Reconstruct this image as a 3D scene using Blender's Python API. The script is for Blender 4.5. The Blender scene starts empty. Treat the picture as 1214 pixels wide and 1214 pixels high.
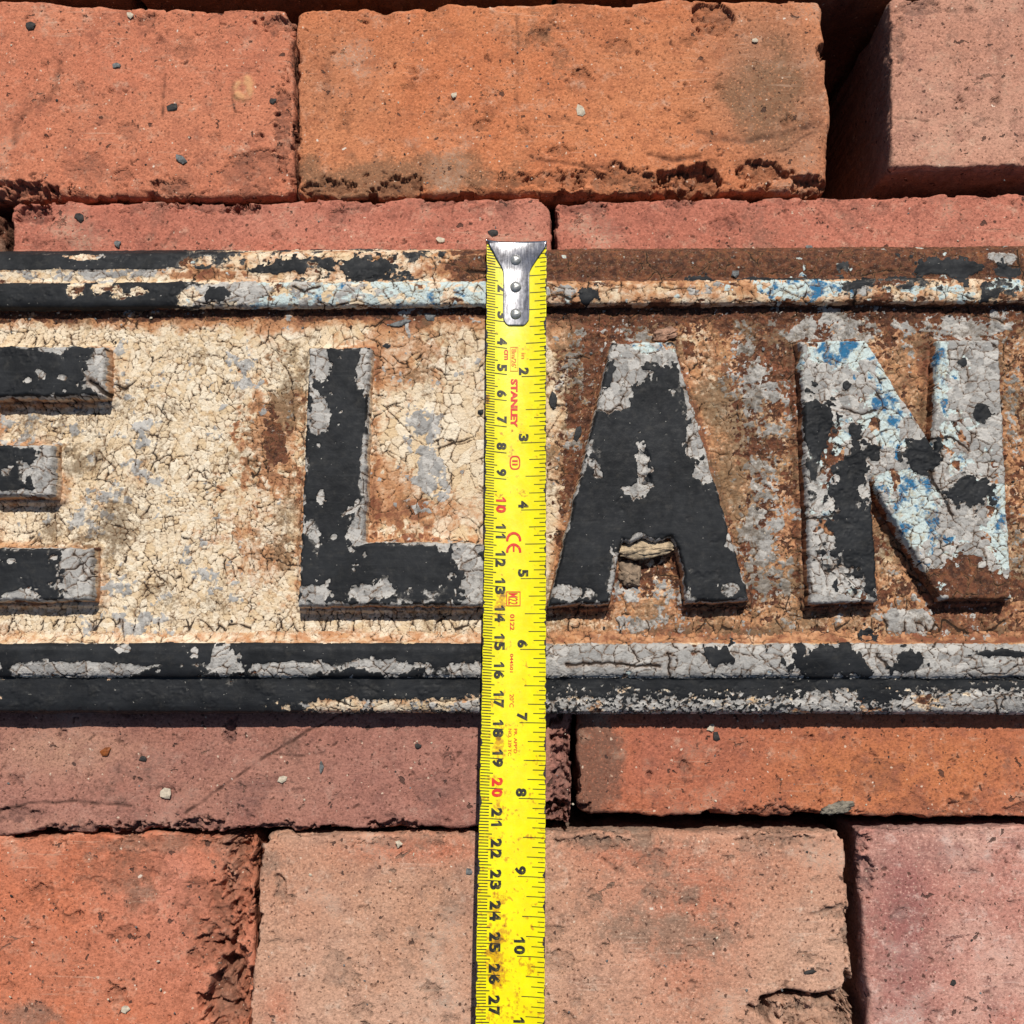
import bpy, math, random
import numpy as np
from mathutils import Matrix, Vector

# ------------------------------------------------------------------ camera, sky, sun, exposure
# lengths below are in centimetres and are turned into metres (CM) when meshes are built
CM = 0.01
scene = bpy.context.scene
COL = scene.collection
FWD = np.array([-0.0173, math.tan(math.radians(6.5)), -1.0]); FWD /= np.linalg.norm(FWD)
RGT = np.cross(FWD, [0, 1, 0]); RGT /= np.linalg.norm(RGT)
UPV = np.cross(RGT, FWD)
CAMP = -FWD * 39.28
cd = bpy.data.cameras.new('camera'); cam = bpy.data.objects.new('camera', cd); COL.objects.link(cam)
cd.sensor_width = 36; cd.lens = 36; cd.clip_start = 0.01; cd.clip_end = 50
m = Matrix.Identity(4)
for i in range(3):
    m[i][0] = RGT[i]; m[i][1] = UPV[i]; m[i][2] = -FWD[i]; m[i][3] = CAMP[i] * CM
cam.matrix_world = m
scene.camera = cam

SUN = np.array([0.10, 0.70, 1.0]); SUN /= np.linalg.norm(SUN)
world = bpy.data.worlds.new('World'); scene.world = world; world.use_nodes = True
wn = world.node_tree
sky = wn.nodes.new('ShaderNodeTexSky'); sky.sky_type = 'NISHITA'; sky.sun_disc = False
sky.sun_elevation = math.asin(SUN[2]); sky.sun_rotation = math.atan2(SUN[0], SUN[1])
wn.links.new(sky.outputs[0], wn.nodes['Background'].inputs[0]); wn.nodes['Background'].inputs[1].default_value = 0.062
sl = bpy.data.lights.new('sun', 'SUN'); sl.energy = 5.0; sl.angle = math.radians(0.5); sl.color = (1.0, 0.95, 0.87)
so = bpy.data.objects.new('sun', sl); COL.objects.link(so)
so.rotation_euler = Vector(SUN).to_track_quat('Z', 'Y').to_euler(); so.location = (0, 0.5, 1)
scene.cycles.max_bounces = 4; scene.cycles.diffuse_bounces = 3; scene.cycles.glossy_bounces = 2; scene.cycles.transmission_bounces = 0
scene.cycles.caustics_reflective = False; scene.cycles.caustics_refractive = False
vs = scene.view_settings
vs.view_transform = 'Standard'; vs.look = 'None'; vs.gamma = 1.0; vs.use_curve_mapping = False; vs.exposure = -0.17

# ------------------------------------------------------------------ helpers
def at(px, py, z=0.0):
    """the point (cm) at height z that was measured at pixel (px, py) of the photograph"""
    d = FWD + (px - 607) / 1214 * RGT - (py - 607) / 1214 * UPV
    return CAMP + d * ((z - CAMP[2]) / d[2])

def lin(r, g, b):
    f = lambda c: (c / 255 / 12.92) if c / 255 <= 0.04045 else ((c / 255 + 0.055) / 1.055) ** 2.4
    return (f(r), f(g), f(b), 1.0)

_ang = np.linspace(0, 2 * np.pi, 256, endpoint=False); _gx, _gy = np.cos(_ang), np.sin(_ang)
def _hash(ix, iy, seed):
    h = (ix.astype(np.int64) * 374761393 + iy.astype(np.int64) * 668265263 + seed * 982451653) & 0xFFFFFFFF
    h = ((h ^ (h >> 13)) * 1274126177) & 0xFFFFFFFF
    return h ^ (h >> 16)
def gn(x, y, seed=0):
    x0 = np.floor(x); y0 = np.floor(y); fx = x - x0; fy = y - y0
    ix = x0.astype(np.int64); iy = y0.astype(np.int64)
    def c(dx, dy):
        h = _hash(ix + dx, iy + dy, seed) & 255
        return _gx[h] * (fx - dx) + _gy[h] * (fy - dy)
    u = fx * fx * fx * (fx * (fx * 6 - 15) + 10); v = fy * fy * fy * (fy * (fy * 6 - 15) + 10)
    a = c(0, 0); b = c(1, 0); d = c(0, 1); e = c(1, 1)
    return 1.4 * ((a + (b - a) * u) * (1 - v) + (d + (e - d) * u) * v)
def fbm(x, y, o=4, seed=0, gain=0.5):
    s = 0; a = 1.0; f = 1.0
    for i in range(o):
        s = s + a * gn(x * f + 17.3 * i, y * f - 9.1 * i, seed + i * 13); a *= gain; f *= 2.03
    return s
def worley(x, y, seed=0, jit=0.9):
    """distance to nearest feature, distance to the cell border, random number of the cell, offset from the feature"""
    x0 = np.floor(x).astype(np.int64); y0 = np.floor(y).astype(np.int64)
    d1 = np.full(x.shape, 1e9); d2 = d1.copy(); px = d1 * 0; py = d1 * 0; qx = d1 * 0; qy = d1 * 0; rid = d1 * 0
    for dx in (-1, 0, 1):
        for dy in (-1, 0, 1):
            h = _hash(x0 + dx, y0 + dy, seed)
            cx = x0 + dx + 0.5 + jit * ((h & 1023) / 1023.0 - 0.5); cy = y0 + dy + 0.5 + jit * (((h >> 10) & 1023) / 1023.0 - 0.5)
            r = ((h >> 20) & 1023) / 1023.0
            d = (cx - x) ** 2 + (cy - y) ** 2
            n1 = d < d1; n2 = (~n1) & (d < d2)
            qx = np.where(n1, px, np.where(n2, cx, qx)); qy = np.where(n1, py, np.where(n2, cy, qy)); d2 = np.where(n1, d1, np.where(n2, d, d2))
            px = np.where(n1, cx, px); py = np.where(n1, cy, py); rid = np.where(n1, r, rid); d1 = np.where(n1, d, d1)
    e = (d2 - d1) / (2 * np.sqrt((px - qx) ** 2 + (py - qy) ** 2) + 1e-6)
    return np.sqrt(d1), e, rid, x - px, y - py
def sst(a, b, x):
    t = np.clip((x - a) / (b - a), 0, 1); return t * t * (3 - 2 * t)
def seg_dist(x, y, pts):
    d = np.full(x.shape, 1e9)
    for (ax, ay), (bx, by) in zip(pts[:-1], pts[1:]):
        vx, vy = bx - ax, by - ay; t = np.clip(((x - ax) * vx + (y - ay) * vy) / (vx * vx + vy * vy + 1e-9), 0, 1)
        d = np.minimum(d, np.hypot(x - ax - t * vx, y - ay - t * vy))
    return d
def poly_sdf(x, y, pts):
    """positive inside"""
    d = seg_dist(x, y, list(pts) + [pts[0]]); ins = np.zeros(x.shape, bool)
    n = len(pts)
    for i in range(n):
        ax, ay = pts[i]; bx, by = pts[(i + 1) % n]
        if ay == by: continue
        c = ((ay > y) != (by > y)) & (x < (bx - ax) * (y - ay) / (by - ay) + ax); ins ^= c
    return np.where(ins, d, -d)

def tag(o, label=None, cat=None, group=None, kind=None):
    for k, v in (('label', label), ('category', cat), ('group', group), ('kind', kind)):
        if v: o[k] = v
    return o
def empty(name, loc):
    o = bpy.data.objects.new(name, None); COL.objects.link(o); o.location = Vector(loc) * CM; o.empty_display_size = 0.02
    return o
def build(name, V, Fq, mats, parent=None, origin=None, attrs=None, smooth=True, midx=None):
    """one mesh object from centimetre coordinates; Fq: (n,4) or (n,3) int array, or list of tuples"""
    V = np.asarray(V, float)
    if origin is None: origin = np.array([V[:, 0].mean(), V[:, 1].mean(), V[:, 2].min()])
    par = np.array(parent.location) / CM if parent is not None else 0
    if parent is not None and parent.parent is not None: par = par + np.array(parent.parent.location) / CM
    me = bpy.data.meshes.new(name)
    W = ((V - origin) * CM).astype(np.float32)
    if isinstance(Fq, np.ndarray):
        n, k = Fq.shape
        me.vertices.add(len(W)); me.vertices.foreach_set('co', W.ravel())
        me.loops.add(n * k); me.loops.foreach_set('vertex_index', Fq.astype(np.int32).ravel())
        me.polygons.add(n); me.polygons.foreach_set('loop_start', np.arange(0, n * k, k, dtype=np.int32))
        me.update(calc_edges=True)
    else:
        me.from_pydata([tuple(p) for p in W], [], [tuple(f) for f in Fq])
    if smooth is not None: me.polygons.foreach_set('use_smooth', np.full(len(me.polygons), bool(smooth)))
    for mt in (mats if isinstance(mats, (list, tuple)) else [mats]): me.materials.append(mt)
    if midx is not None: me.polygons.foreach_set('material_index', np.asarray(midx, np.int32))
    for k, a in (attrs or {}).items():
        at_ = me.attributes.new(k, 'FLOAT', 'POINT'); at_.data.foreach_set('value', np.asarray(a, np.float32).ravel())
    me.validate()
    o = bpy.data.objects.new(name, me); COL.objects.link(o)
    o.location = Vector(np.asarray(origin) - par) * CM
    if parent is not None: o.parent = parent
    return o
def grid_faces(nx, ny, keep=None):
    i = np.arange(nx * ny).reshape(ny, nx)
    F = np.stack([i[:-1, :-1], i[:-1, 1:], i[1:, 1:], i[1:, :-1]], -1).reshape(-1, 4)
    if keep is not None: F = F[keep.reshape(-1)]
    return F
def compact(V, F, attrs):
    used = np.zeros(len(V), bool); used[F.ravel()] = True; idx = np.cumsum(used) - 1
    return V[used], idx[F], {k: np.asarray(a).ravel()[used] for k, a in attrs.items()}
def axis(lo, hi, flo, fhi, fine, coarse):
    """coordinates from lo to hi, finely spaced between flo and fhi"""
    flo = max(lo, flo); fhi = min(hi, fhi)
    parts = []
    if flo > lo + 1e-6: parts.append(np.linspace(lo, flo, max(2, int((flo - lo) / coarse) + 2))[:-1])
    parts.append(np.linspace(flo, fhi, max(2, int((fhi - flo) / fine) + 1)))
    if fhi < hi - 1e-6: parts.append(np.linspace(fhi, hi, max(2, int((hi - fhi) / coarse) + 2))[1:])
    return np.concatenate(parts)

# ------------------------------------------------------------------ materials
class NT:
    def __init__(s, name):
        s.m = bpy.data.materials.new(name); s.m.use_nodes = True; s.t = s.m.node_tree; s.b = s.t.nodes['Principled BSDF']
        s.obj = s.t.nodes.new('ShaderNodeTexCoord').outputs['Object']
        s.out = s.t.nodes['Material Output']
    def _in(s, sock, v):
        if isinstance(v, bpy.types.NodeSocket): s.t.links.new(v, sock)
        elif v is not None: sock.default_value = v
    def attr(s, n):
        a = s.t.nodes.new('ShaderNodeAttribute'); a.attribute_name = n; return a.outputs['Fac']
    def noise(s, scale, detail=4, rough=0.55, vec=None, dist=0.0):
        n = s.t.nodes.new('ShaderNodeTexNoise'); n.inputs['Scale'].default_value = scale; n.inputs['Detail'].default_value = detail
        n.inputs['Roughness'].default_value = rough; n.inputs['Distortion'].default_value = dist
        s.t.links.new(vec or s.obj, n.inputs['Vector']); return n.outputs['Fac']
    def voro(s, scale, feature='F1', vec=None, out='Distance'):
        n = s.t.nodes.new('ShaderNodeTexVoronoi'); n.feature = feature; n.inputs['Scale'].default_value = scale
        s.t.links.new(vec or s.obj, n.inputs['Vector']); return n.outputs[out]
    def m2(s, op, a, b=None, c=None, clamp=False):
        n = s.t.nodes.new('ShaderNodeMath'); n.operation = op; n.use_clamp = clamp
        for i, v in enumerate((a, b, c)):
            if v is not None: s._in(n.inputs[i], v)
        return n.outputs[0]
    def step(s, x, lo, hi, a=0.0, b=1.0):
        n = s.t.nodes.new('ShaderNodeMapRange'); n.interpolation_type = 'SMOOTHSTEP'
        for i, v in enumerate((x, lo, hi, a, b)): s._in(n.inputs[i], v)
        return n.outputs[0]
    def mix(s, f, a, b, mode='MIX'):
        n = s.t.nodes.new('ShaderNodeMix'); n.data_type = 'RGBA'; n.blend_type = mode
        s._in(n.inputs[0], f); s._in(n.inputs[6], a); s._in(n.inputs[7], b); return n.outputs[2]
    def fmix(s, f, a, b):
        n = s.t.nodes.new('ShaderNodeMix'); s._in(n.inputs[0], f); s._in(n.inputs[2], a); s._in(n.inputs[3], b); return n.outputs[0]
    def scale_vec(s, v, offs=None):
        n = s.t.nodes.new('ShaderNodeMapping'); n.inputs['Scale'].default_value = v; s.t.links.new(s.obj, n.inputs['Vector'])
        return n.outputs[0]
    def bump(s, h, dist, strength=1.0, normal=None):
        n = s.t.nodes.new('ShaderNodeBump'); n.inputs['Strength'].default_value = strength; n.inputs['Distance'].default_value = dist
        s.t.links.new(h, n.inputs['Height'])
        if normal: s.t.links.new(normal, n.inputs['Normal'])
        return n.outputs[0]
    def done(s, color, rough=0.9, normal=None, spec=0.3, metal=0.0):
        s._in(s.b.inputs['Base Color'], color); s._in(s.b.inputs['Roughness'], rough); s._in(s.b.inputs['Metallic'], metal)
        s._in(s.b.inputs['Specular IOR Level'], spec)
        if normal: s.t.links.new(normal, s.b.inputs['Normal'])
        return s.m

def brick_mat(name, c1, c2, c3, sootc=(122, 88, 70), dust=(206, 172, 148), dusta=0.62):
    t = NT(name)
    big = t.noise(22, 4, 0.6); mid = t.noise(95, 5, 0.7); fine = t.noise(1000, 3, 0.75); gr = t.noise(420, 4, 0.75)
    sc = t.noise(130, 5, 0.75)
    col = t.mix(t.step(big, 0.36, 0.64), lin(*c1), lin(*c2))
    col = t.mix(t.attr('tone'), col, lin(*c3))
    col = t.mix(t.m2('MULTIPLY', t.step(mid, 0.46, 0.72), 0.75), col, lin(*[int(v * q) for v, q in zip(c1, (0.80, 0.80, 0.84))]))
    col = t.mix(t.m2('MULTIPLY', t.step(sc, 0.53, 0.75), dusta), col, lin(*dust))
    so_ = t.m2('ADD', t.attr('soot'), t.m2('MULTIPLY', t.m2('SUBTRACT', mid, 0.5), 2.0))
    so_ = t.m2('ADD', so_, t.m2('MULTIPLY', t.m2('SUBTRACT', gr, 0.5), 0.9))
    col = t.mix(t.m2('MULTIPLY', t.step(so_, 0.25, 0.95), 0.78), col, lin(*sootc))
    col = t.mix(t.m2('MULTIPLY', t.step(gr, 0.48, 0.68), 0.5), col, lin(*[int(v * 0.74) for v in c2]))
    col = t.mix(t.m2('MULTIPLY', t.step(fine, 0.5, 0.68), 0.62), col, lin(*[int(v * 0.62) for v in c1]))
    col = t.mix(t.m2('MULTIPLY', t.step(fine, 0.46, 0.3), 0.55), col, lin(*[min(240, int(v * 1.12 + 16)) for v in c2]))
    # drag marks of the mould, faint salt bloom
    mp = t.t.nodes.new('ShaderNodeMapping'); mp.inputs['Rotation'].default_value = (0, 0, 0.6); mp.inputs['Scale'].default_value = (0.12, 2.2, 1); t.t.links.new(t.obj, mp.inputs['Vector'])
    dm = t.noise(420, 3, 0.6, mp.outputs[0]); dz = t.noise(45, 3, 0.5)
    col = t.mix(t.m2('MULTIPLY', t.m2('MULTIPLY', t.step(dm, 0.60, 0.72), t.step(dz, 0.5, 0.65)), 0.45), col, lin(*[int(v * 0.66) for v in c1]))
    col = t.mix(t.m2('MULTIPLY', t.m2('MULTIPLY', t.step(dm, 0.42, 0.32), t.step(dz, 0.5, 0.65)), 0.35), col, lin(*dust))
    col = t.mix(t.m2('MULTIPLY', t.m2('MULTIPLY', t.step(t.noise(34, 4, 0.7), 0.54, 0.72), t.step(fine, 0.35, 0.6)), dusta * 0.9), col, lin(*dust))
    # exposed fracture: darker, coarse
    ch = t.attr('chip'); cn = t.noise(330, 4, 0.7)
    col = t.mix(t.m2('MULTIPLY', ch, t.step(cn, 0.3, 0.65, 0.35, 0.9)), col, lin(int(c1[0] * 0.62), int(c1[1] * 0.70), int(c1[2] * 0.76)))
    # pores and specks of temper in the clay, of uneven size
    for sc_, thr, keep, cc in ((900, 0.34, 0.88, (92, 60, 48)), (560, 0.30, 0.90, (70, 48, 40)), (330, 0.22, 0.90, (54, 42, 40)), (760, 0.28, 0.93, (214, 190, 168)), (260, 0.13, 0.93, (226, 212, 196))):
        n = t.t.nodes.new('ShaderNodeTexVoronoi'); n.inputs['Scale'].default_value = sc_
        w = t.t.nodes.new('ShaderNodeVectorMath'); w.operation = 'ADD'; wv = t.t.nodes.new('ShaderNodeTexNoise'); wv.inputs['Scale'].default_value = sc_ * 1.5
        ws = t.t.nodes.new('ShaderNodeVectorMath'); ws.operation = 'SCALE'; ws.inputs['Scale'].default_value = 0.9 / sc_
        t.t.links.new(t.obj, wv.inputs['Vector']); t.t.links.new(wv.outputs['Color'], ws.inputs[0]); t.t.links.new(t.obj, w.inputs[0]); t.t.links.new(ws.outputs[0], w.inputs[1])
        t.t.links.new(w.outputs[0], n.inputs['Vector'])
        sep = t.t.nodes.new('ShaderNodeSeparateColor'); t.t.links.new(n.outputs['Color'], sep.inputs[0])
        rad = t.m2('MULTIPLY', t.m2('ADD', t.m2('POWER', sep.outputs[1], 2.5), 0.3), thr)
        k = t.m2('MULTIPLY', t.step(t.m2('DIVIDE', n.outputs['Distance'], rad), 1.2, 0.7), t.m2('GREATER_THAN', sep.outputs[0], keep))
        col = t.mix(t.m2('MULTIPLY', k, 0.85), col, lin(*cc))
    # irregular dark pits, grey brown scabs and pale mortar smears with crisp outlines
    pn = t.noise(230, 3, 0.55, None, 0.3); pk = t.step(pn, 0.685, 0.71); sk = t.step(t.noise(85, 5, 0.72, None, 0.5), 0.665, 0.69); wk = t.step(t.noise(300, 4, 0.6), 0.715, 0.735)
    pk2 = t.step(t.noise(560, 2, 0.5), 0.70, 0.725)
    col = t.mix(t.m2('MULTIPLY', sk, t.step(gr, 0.3, 0.6, 0.45, 0.85)), col, lin(*[int(v * 0.86) for v in sootc]))
    col = t.mix(t.m2('MULTIPLY', wk, 0.6), col, lin(*dust))
    col = t.mix(t.m2('MULTIPLY', pk2, 0.75), col, lin(74, 52, 44))
    col = t.mix(t.m2('MULTIPLY', pk, 0.85), col, lin(70, 52, 46))
    col = t.mix(t.m2('MULTIPLY', t.attr('mark'), 0.8), col, lin(58, 42, 36))
    col = t.mix(t.m2('MULTIPLY', t.attr('pit'), 0.85), col, lin(62, 46, 40))
    col = t.mix(t.m2('MULTIPLY', t.attr('pale'), 0.8), col, lin(206, 156, 112))
    h = t.m2('ADD', t.m2('SUBTRACT', t.m2('MULTIPLY', fine, 0.6), t.m2('ADD', t.m2('MULTIPLY', pk, 1.2), t.m2('MULTIPLY', sk, 0.7))), t.m2('ADD', t.m2('MULTIPLY', gr, 0.5), t.m2('MULTIPLY', t.m2('MULTIPLY', ch, cn), 2.2)))
    return t.done(col, 0.93, t.bump(h, 0.0007, 0.9), 0.18)

def sign_mat():
    t = NT('weathered_cast_iron_paint')
    K, G, B, Cc, S, CR, CE = (t.attr(n) for n in ('black', 'grey', 'blue', 'cream', 'stain', 'crack', 'cell'))
    fine = t.noise(1500, 3, 0.7); mid = t.noise(380, 5, 0.7); big = t.noise(70, 4, 0.6); dust = t.noise(900, 4, 0.8)
    jig = t.m2('MULTIPLY', t.m2('SUBTRACT', mid, 0.5), 0.5)
    # rust and bare iron
    rust = t.mix(t.step(mid, 0.38, 0.62), lin(66, 42, 33), lin(112, 70, 50))
    rust = t.mix(t.m2('MULTIPLY', t.step(t.noise(260, 5, 0.75), 0.52, 0.7), 0.6), rust, lin(150, 94, 58))
    rust = t.mix(t.m2('MULTIPLY', t.step(dust, 0.56, 0.68), 0.5), rust, lin(168, 138, 108))
    rust = t.mix(t.m2('MULTIPLY', t.step(t.noise(640, 4, 0.8), 0.6, 0.7), 0.6), rust, lin(196, 188, 176))
    # old cream paint stained by rust
    dirt = t.attr('dirt')
    cream = t.mix(CE, lin(214, 188, 151), lin(235, 221, 197))
    cream = t.mix(t.m2('MULTIPLY', t.step(t.noise(170, 4, 0.6), 0.45, 0.62), 0.4), cream, lin(228, 216, 196))
    cream = t.mix(t.m2('MULTIPLY', t.step(mid, 0.5, 0.7), 0.5), cream, lin(184, 146, 102))
    s2 = t.m2('ADD', S, t.m2('MULTIPLY', t.m2('SUBTRACT', mid, 0.5), 1.0))
    cream = t.mix(t.m2('MULTIPLY', t.step(s2, 0.1, 0.6), 0.85), cream, lin(182, 122, 77))
    cream = t.mix(t.step(s2, 0.52, 0.95), cream, lin(126, 78, 57))
    d2 = t.m2('ADD', t.m2('MULTIPLY', dirt, 0.8), t.m2('ADD', t.m2('MULTIPLY', t.m2('SUBTRACT', mid, 0.5), 1.7), t.m2('MULTIPLY', t.m2('SUBTRACT', dust, 0.5), 1.2)))
    cream = t.mix(t.m2('MULTIPLY', t.step(d2, 0.05, 0.75), 0.8), cream, lin(112, 94, 72))
    cream = t.mix(t.m2('MULTIPLY', t.step(dust, 0.52, 0.7), 0.5), cream, lin(112, 88, 64))
    col = t.mix(t.step(t.m2('ADD', Cc, jig), -0.04, 0.06), rust, cream)
    # pale blue and blue coats
    bl = t.mix(t.step(t.m2('SUBTRACT', t.noise(130, 5, 0.65), t.m2('MULTIPLY', B, 0.17, None, True)), 0.30, 0.40), lin(46, 108, 148), lin(194, 208, 206))
    bl = t.mix(t.m2('MULTIPLY', t.step(mid, 0.5, 0.66), 0.7), bl, lin(178, 166, 136))
    bl = t.mix(t.m2('MULTIPLY', t.step(dust, 0.56, 0.66), 0.6), bl, lin(84, 80, 72))
    col = t.mix(t.step(t.m2('ADD', B, jig), -0.03, 0.05), col, bl)
    # grey undercoat
    gr = t.mix(CE, lin(152, 150, 147), lin(194, 190, 184))
    gr = t.mix(t.m2('MULTIPLY', t.step(mid, 0.48, 0.66), 0.65), gr, lin(98, 93, 88))
    gr = t.mix(t.m2('MULTIPLY', t.step(dust, 0.6, 0.7), 0.6), gr, lin(214, 212, 206))
    gr = t.mix(t.m2('MULTIPLY', t.step(d2, 0.1, 0.8), 0.7), gr, lin(104, 92, 78))
    col = t.mix(t.step(t.m2('ADD', G, jig), -0.03, 0.04), col, gr)
    # cracks show dark, grime-filled, with dirty lips
    col = t.mix(t.m2('MULTIPLY', t.step(CR, 3.2, 0.8), t.step(mid, 0.35, 0.6, 0.12, 0.6)), col, lin(120, 88, 60))
    ck = t.step(CR, 1.1, 0.55)
    col = t.mix(t.m2('MULTIPLY', ck, 0.93), col, lin(40, 29, 22))
    # black top coat
    kf = t.step(t.m2('ADD', K, t.m2('MULTIPLY', t.m2('ADD', jig, t.m2('MULTIPLY', t.m2('SUBTRACT', dust, 0.5), 0.35)), 0.55)), -0.015, 0.02)
    bk = t.mix(t.step(big, 0.35, 0.65), lin(22, 24, 27), lin(36, 38, 41))
    bk = t.mix(t.m2('MULTIPLY', t.step(t.noise(210, 6, 0.78), 0.5, 0.72), 0.35), bk, lin(70, 68, 64))
    brush = t.noise(190, 5, 0.65, t.scale_vec((0.3, 3, 1)))
    bk = t.mix(t.m2('MULTIPLY', t.step(brush, 0.52, 0.78), 0.3), bk, lin(62, 64, 66))
    bk = t.mix(t.m2('MULTIPLY', t.step(t.noise(620, 3, 0.6), 0.69, 0.74), 0.8), bk, lin(170, 166, 158))
    bk = t.mix(t.m2('MULTIPLY', t.m2('MULTIPLY', t.step(K, 0.16, 0.0), t.step(dust, 0.42, 0.6)), 0.7), bk, lin(118, 114, 108))
    col = t.mix(kf, col, bk)
    rg = t.fmix(kf, 0.85, t.step(mid, 0.3, 0.7, 0.55, 0.8))
    h = t.m2('ADD', t.m2('MULTIPLY', t.fmix(kf, mid, t.m2('ADD', t.m2('MULTIPLY', brush, 0.14), t.m2('MULTIPLY', mid, 0.16))), 1.0), t.m2('MULTIPLY', fine, t.fmix(kf, 0.6, 0.12)))
    return t.done(col, rg, t.bump(h, 0.0006, 0.85), 0.22)

def plain(name, rgb, rough=0.8, var=0.25, scale=700, bump=0.0003, spec=0.3, metal=0.0):
    t = NT(name); n = t.noise(scale, 4, 0.65)
    col = t.mix(t.step(n, 0.35, 0.7), lin(*rgb), lin(*[int(c * (1 - var)) for c in rgb]))
    return t.done(col, rough, t.bump(n, bump, 0.7) if bump else None, spec, metal)

M_SIGN = sign_mat()

# ------------------------------------------------------------------ ground
def make_ground():
    n = 60; a = np.linspace(-60, 60, n); X, Y = np.meshgrid(a, a); Z = -11.6 + 0.3 * fbm(X * 0.2, Y * 0.2, 3, 5)
    g = build('ground', np.stack([X, Y, Z], -1).reshape(-1, 3), grid_faces(n, n), plain('dark_earth', (96, 70, 54), 0.95, 0.45, 160, 0.002), origin=np.zeros(3))
    tag(g, kind='structure')
make_ground()

# ------------------------------------------------------------------ loose bricks
DEP = np.array([0.06, 0.16, 0.3, 0.5, 0.75, 1.05, 1.45, 2.0, 2.7, 3.6, 4.8, 6.4, 8.2, 10.4])
def brick(name, label, quad, z, mat, seed, vis, chips=(), grooves=(), soot=(), tone=(), r0=0.28, rc=0.5, edge=0.10, depth=10.8, rough=1.0, sootbase=-0.2, group='loose red bricks laid side by side', spall=1.0, bias=0.0):
    P = [at(px, py, z)[:2] for px, py in quad]      # TL TR BR BL
    tl, tr, br, bl = P; gx = 0.10
    tl = tl + [-gx, gx]; tr = tr + [gx, gx]; br = br + [gx, -gx]; bl = bl + [-gx, -gx]
    W = (np.linalg.norm(tr - tl) + np.linalg.norm(br - bl)) / 2; H = (np.linalg.norm(tl - bl) + np.linalg.norm(tr - br)) / 2
    ax, ay = at(vis[0], vis[3], z)[:2]; bx, by = at(vis[2], vis[1], z)[:2]
    ox = (tl[0] + bl[0]) / 2; oy = (bl[1] + br[1]) / 2
    us = axis(0, W, ax - ox, bx - ox, 0.045, 0.35); vv = axis(0, H, ay - oy, by - oy, 0.045, 0.35)
    dep = DEP[DEP < depth - 0.5]; dep = np.append(dep, depth); k = len(dep)
    u = np.concatenate([np.zeros(k), us, np.full(k, W)]); v = np.concatenate([np.zeros(k), vv, np.full(k, H)])
    du = np.concatenate([dep[::-1], us * 0, dep]); dv = np.concatenate([dep[::-1], vv * 0, dep])
    U, V = np.meshgrid(u, v); DU, DV = np.meshgrid(du, dv); D = np.maximum(DU, DV)
    # rounded plan corners
    cx = np.clip(U, rc, W - rc); cy = np.clip(V, rc, H - rc); qx = U - cx; qy = V - cy
    r_ = np.hypot(qx, qy) + 1e-9; mm = np.maximum(abs(qx), abs(qy)); U2 = cx + qx * mm / r_; V2 = cy + qy * mm / r_
    s = U2 / W; t_ = V2 / H
    X = (bl[0] * (1 - s) + br[0] * s) * (1 - t_) + (tl[0] * (1 - s) + tr[0] * s) * t_
    Y = (bl[1] * (1 - s) + br[1] * s) * (1 - t_) + (tl[1] * (1 - s) + tr[1] * s) * t_
    dl, dr, db, dt = U, W - U, V, H - V
    d = np.minimum(np.minimum(dl, dr), np.minimum(db, dt))
    NX = X + 0.63 * D + seed * 31.7; NY = Y + 0.81 * D - seed * 12.9          # noise coordinates
    wl, wr, wb, wt = (np.exp(-q / 0.3) for q in (dl, dr, db, dt))
    nx = wl - wr; ny = wb - wt; nn = np.hypot(nx, ny) + 1e-6
    e = edge * (0.9 + 1.3 * fbm(NX * 0.45, NY * 0.45, 4, seed)) + edge * 0.7 * np.maximum(0, fbm(NX * 1.9, NY * 1.9, 3, seed + 3))
    _, _, er, ex, ey = worley(NX / 0.55 + 0.2 * gn(NX * 2, NY * 2, seed + 4), NY / 0.55, seed + 6)
    e = e + edge * (1.6 * np.maximum(0, er - 0.62) / 0.38 + 0.8 * ((er * 5.1 % 1) - 0.5) * (ex + ey))
    fall = np.exp(-d / 0.30)
    X = X + nx / nn * e * fall; Y = Y + ny / nn * e * fall
    r = r0 * np.clip(1 + 1.1 * fbm(NX * 0.35, NY * 0.35, 3, seed + 7), 0.35, 2.6)
    dd = np.minimum(d, r); Z = -(r - np.sqrt(np.maximum(r * r - (r - dd) ** 2, 0))) - D
    top = D == 0
    Z = Z + rough * (0.05 * fbm(NX * 0.22, NY * 0.22, 3, seed + 1) + 0.011 * fbm(NX * 2.2, NY * 2.2, 4, seed + 2, 0.55) + 0.05 * np.minimum(0, fbm(NX * 0.7, NY * 0.7, 3, seed + 5) + 0.5)) * np.exp(-D)
    chip = 0.55 * sst(0.28, 0.0, d) * sst(-0.1, 0.5, fbm(NX * 0.8, NY * 0.8, 4, seed + 9))
    side = (D > 0.2); chip = np.where(side, 0.75, chip)
    rs = random.Random(seed * 7 + 1); chips = list(chips)
    vx0, vy0, vx1, vy1 = (max(vis[0], 0), max(vis[1], 0), min(vis[2], 1214), min(vis[3], 1214))
    for _ in range(int((vx1 - vx0) * (vy1 - vy0) / 4200 * spall)):
        q = 3.0 + 9 * rs.random() ** 2.5
        chips.append((rs.uniform(vx0, vx1), rs.uniform(vy0, vy1), q * rs.uniform(0.7, 1.5), q * rs.uniform(0.6, 1.2), rs.uniform(0.03, 0.10), 0.12))
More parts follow.
